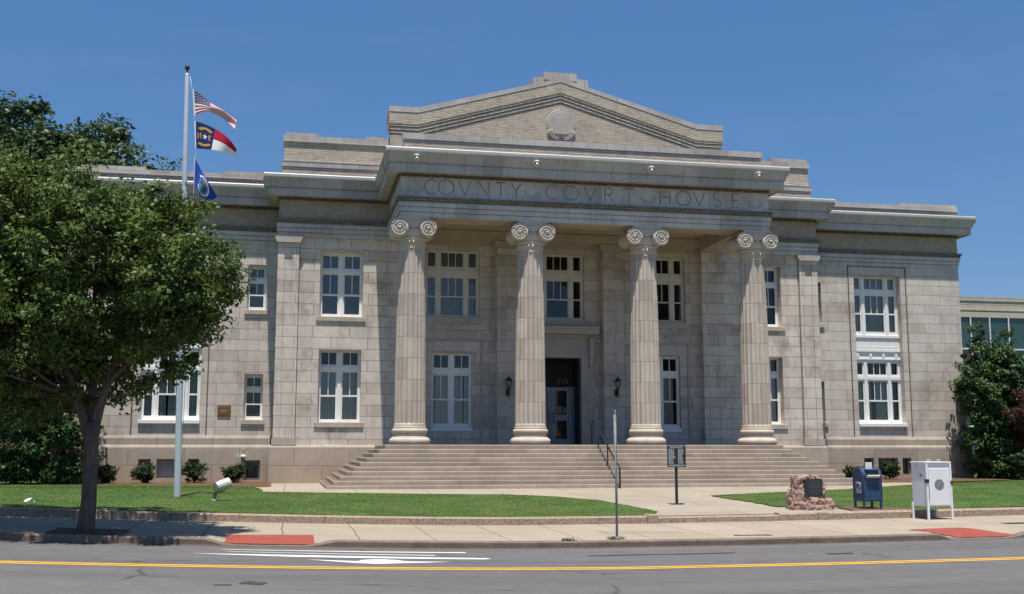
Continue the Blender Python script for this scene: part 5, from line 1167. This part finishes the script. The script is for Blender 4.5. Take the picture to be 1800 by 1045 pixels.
tree('magnolia_shrub', (-9.4, 47.6, .63), 'broad dark evergreen shrub against the left end of the courthouse behind the tree trunk',
     [(-9.3,47.6,2.0,1.55,1.3,1.5),(-10.4,47.6,3.6,1.4,1.3,1.6),(-8.7,47.6,3.3,1.2,1.2,1.3),(-10.8,47.7,1.7,1.0,1.0,1.1),(-9.6,47.8,5.3,2.2,1.4,1.7),(-8.2,47.5,1.4,.7,.8,.8)],
     300, 80, .45, .17, 'leaf_dark', 'bark_dark', [([(-9.4,47.6,.4),(-9.4,47.6,3.6)], [.14,.06])], [([(-9.4,47.6,1.2),(-10.3,47.6,3.5)], [.08,.03]), ([(-9.4,47.6,1.0),(-8.6,47.6,3.0)], [.08,.03])], 21, .3, 60, 'shrub')
tree('evergreen_tree', (33.6, 48.6, .62), 'dense dark green magnolia at the right end of the courthouse wing',
     [(33.5,48.6,2.4,1.35,1.3,1.8),(33.3,48.6,4.6,1.3,1.2,1.4),(33.1,48.6,6.3,.75,.8,1.0),(33.0,48.5,7.5,.36,.4,.75),(34.9,48.6,5.3,1.2,1.2,1.3),(34.6,48.6,6.9,.65,.7,.95),(34.5,48.5,7.7,.3,.3,.5),(32.3,48.3,5.9,.65,.6,.32),(32.4,48.4,4.9,.6,.6,.4),(35.6,48.8,3.0,1.3,1.2,2.2),(33.8,48.5,1.3,1.5,1.2,.8),(34.0,48.6,5.8,1.0,1.0,1.1),(33.1,48.5,8.1,.25,.3,.45)],
     680, 75, .36, .17, 'leaf_magnolia', 'bark_dark', [([(33.6,48.6,.4),(33.5,48.6,4),(33.1,48.6,7.6)], [.16,.11,.02])], [([(33.5,48.6,3),(34.5,48.6,5.5),(34.5,48.5,7.8)], [.08,.05,.015]), ([(33.5,48.6,4),(32.6,48.4,5.3),(32.0,48.3,6.1)], [.05,.03,.01])], 31, .3, 90)
tree('plum_tree', (34.6, 46.6, .6), 'dark purple leaved plum tree cut off by the right edge of the view', 
     [(34.5,46.6,4.3,1.0,1.1,.8),(33.7,46.6,3.5,.7,.8,.45),(35.4,46.6,3.4,1.3,1.2,1.6),(34.9,46.6,5.0,.6,.7,.45),(34.5,46.6,2.6,.9,.9,.7)], 240, 70, .36, .12, 'leaf_plum', 'bark_dark', [([(35.1,46.6,.4),(35.0,46.6,2.2)], [.11,.09])], [([(35.0,46.6,2.0),(34.2,46.6,3.4)], [.06,.02]), ([(35.0,46.6,2.0),(35.5,46.6,4.2)], [.06,.02])], 41, .3, 50)
def bush(base, r, h, seed, label, group, m='leaf_shrub', n=70, sz=.075):
    x, y, z = base
    return tree('round_shrub', base, label, [(x,y,z+h*.5,r,r,h*.52),(x-r*.35,y-.1,z+h*.62,r*.6,r*.6,h*.38),(x+r*.4,y,z+h*.6,r*.55,r*.6,h*.42)], n, 55, .15, sz, m, 'bark_dark', [([(x,y,z-.05),(x,y,z+h*.5)], [.05,.02])], [([(x,y,z+.1),(x-r*.5,y,z+h*.6)], [.025,.01]), ([(x,y,z+.1),(x+r*.5,y,z+h*.6)], [.025,.01])], seed, .25, 24, 'shrub')
for i, (bx_, r, h, lab) in enumerate(((-7.26,.36,.70,'smallest round shrub by the left wing, nearest the tree trunk'),(-5.80,.44,.82,'round dark shrub in front of the basement window left of the grey panel'),(-3.78,.50,.86,'largest round shrub of the left wing, just right of the flagpole'),(-2.19,.46,.76,'round shrub below the grey electrical box on the left wing'))):
    o = bush((bx_, 48.5, .63), r, h, 51+i, lab, None); o['group'] = 'round shrubs along the left wing'
o = bush((25.9, 48.2, .63), .55, .62, 61, 'low spreading shrub behind the mailbox at the right pavilion corner', None); o['group'] = 'shrubs along the right wing'
o = bush((27.75, 48.2, .63), .45, .85, 62, 'upright shrub in front of the right wing basement windows', None, n=90); o['group'] = 'shrubs along the right wing'
o = bush((33.6, 46.4, .63), .75, 1.25, 63, 'mid green rounded shrub at the foot of the magnolia', None, 'leaf_dark', 120, .11); o['group'] = 'shrubs along the right wing'
tree('hedge_bush', (-12.6, 54, .65), 'green bush beyond the left end of the courthouse by the path', [(-12.6,54,1.5,1.4,1.2,1.1),(-13.8,54.2,1.2,1.2,1.0,.8)], 80, 70, .4, .16, 'leaf_dark', 'bark_dark', [([(-12.6,54,.4),(-12.6,54,1.4)], [.08,.04])], [([(-12.6,54,.7),(-13.4,54,1.4)], [.05,.02])], 71, .3, 20, 'shrub')
# grass weeds at the sign foot and curb
def weeds(x, y, z, n, r, label):
    mb = MB(); g = random.Random(int(x*100))
    for i in range(n):
        a = g.uniform(0, 6.28); q = r*g.uniform(0, 1)**.6; px, py = x+q*math.cos(a)*1.6, y+q*math.sin(a)*.5; h = g.uniform(.03,.09); b = g.uniform(0, 6.28); e = .012
        mb.add([(px-e*math.cos(b),py-e*math.sin(b),z),(px+e*math.cos(b),py+e*math.sin(b),z),(px+g.uniform(-.05,.05),py+g.uniform(-.05,.05),z+h)], [(0,1,2)])
    tag(obj('weed_tuft', mb, 'grass_blade', None, (x, y, z)), label, 'weeds')
weeds(6.85, 22.95, .135, 90, .13, 'tuft of weeds around the foot of the thin steel sign post')
weeds(5.75, 22.72, .138, 60, .12, 'flat tuft of weeds on the curb left of the sign post')

# ------------------------------------------------------------------ neighbours
t = thing('glass_building', (50, 64, .65), 'modern building with green glass wall and beige parapet behind the right end', 'building')
y = 60.; mb = MB(); mb.box(34, 75, y, y+14, 9.98, 11.2); mb.box(33.98, 75.02, y-.04, y+.3, 10.98, 11.24); mb.box(33.97, 75.03, y-.025, y+.3, 10.4, 10.46); obj('parapet', mb, 'mod_beige', t)
mb = MB(); mb.box(34.05, 74.95, y+.08, y+13.9, .4, 9.978); obj('glass_wall', mb, 'mod_glass', t)
mb = MB(); mb.box(34.06, 74.9, y+.06, y+.079, 5.9, 6.6); obj('spandrel', mb, 'mod_glass_lt', t)
mb = MB()
for i in range(30): xx = 35.2+i*1.29; mb.box(xx-.035, xx+.035, y-.02, y+.058, .5, 9.975)
for zz in (8.05, 6.62, 5.88, 3.4): mb.box(34.1, 74.9, y-.012, y+.057, zz-.04, zz+.04)
obj('mullions', mb, 'white', t)
t = thing('brick_house', (-19, 72, .65), 'dark red brick building glimpsed at the far left behind the bushes', 'building')
mb = MB(); mb.wall(-30, -14, .4, 4.2, 70, [(-21.5,-20.3,1.4,3.0),(-18.2,-17.0,1.4,3.0)], .2); mb.box(-30, -14, 70.3, 78, .4, 4.2); obj('wall', mb, 'red_brick', t)
mb = MB(); mb.prismx([(69.6,4.21),(74,6.6),(78.4,4.21)], -30.4, -13.6); obj('roof', mb, 'roof', t)
for a_ in (-21.5, -18.2): mb = MB(); mb.wall(a_, a_+1.2, 1.4, 3.0, 70.12, [(a_+.1,a_+.55,1.5,2.9),(a_+.65,a_+1.1,1.5,2.9)], .05); f = obj('window', mb, 'white', t); mb = MB(); mb.quad((a_+.1,70.16,1.5),(a_+1.1,70.16,1.5),(a_+1.1,70.16,2.9),(a_+.1,70.16,2.9)); obj('pane', mb, 'door_glass', f)
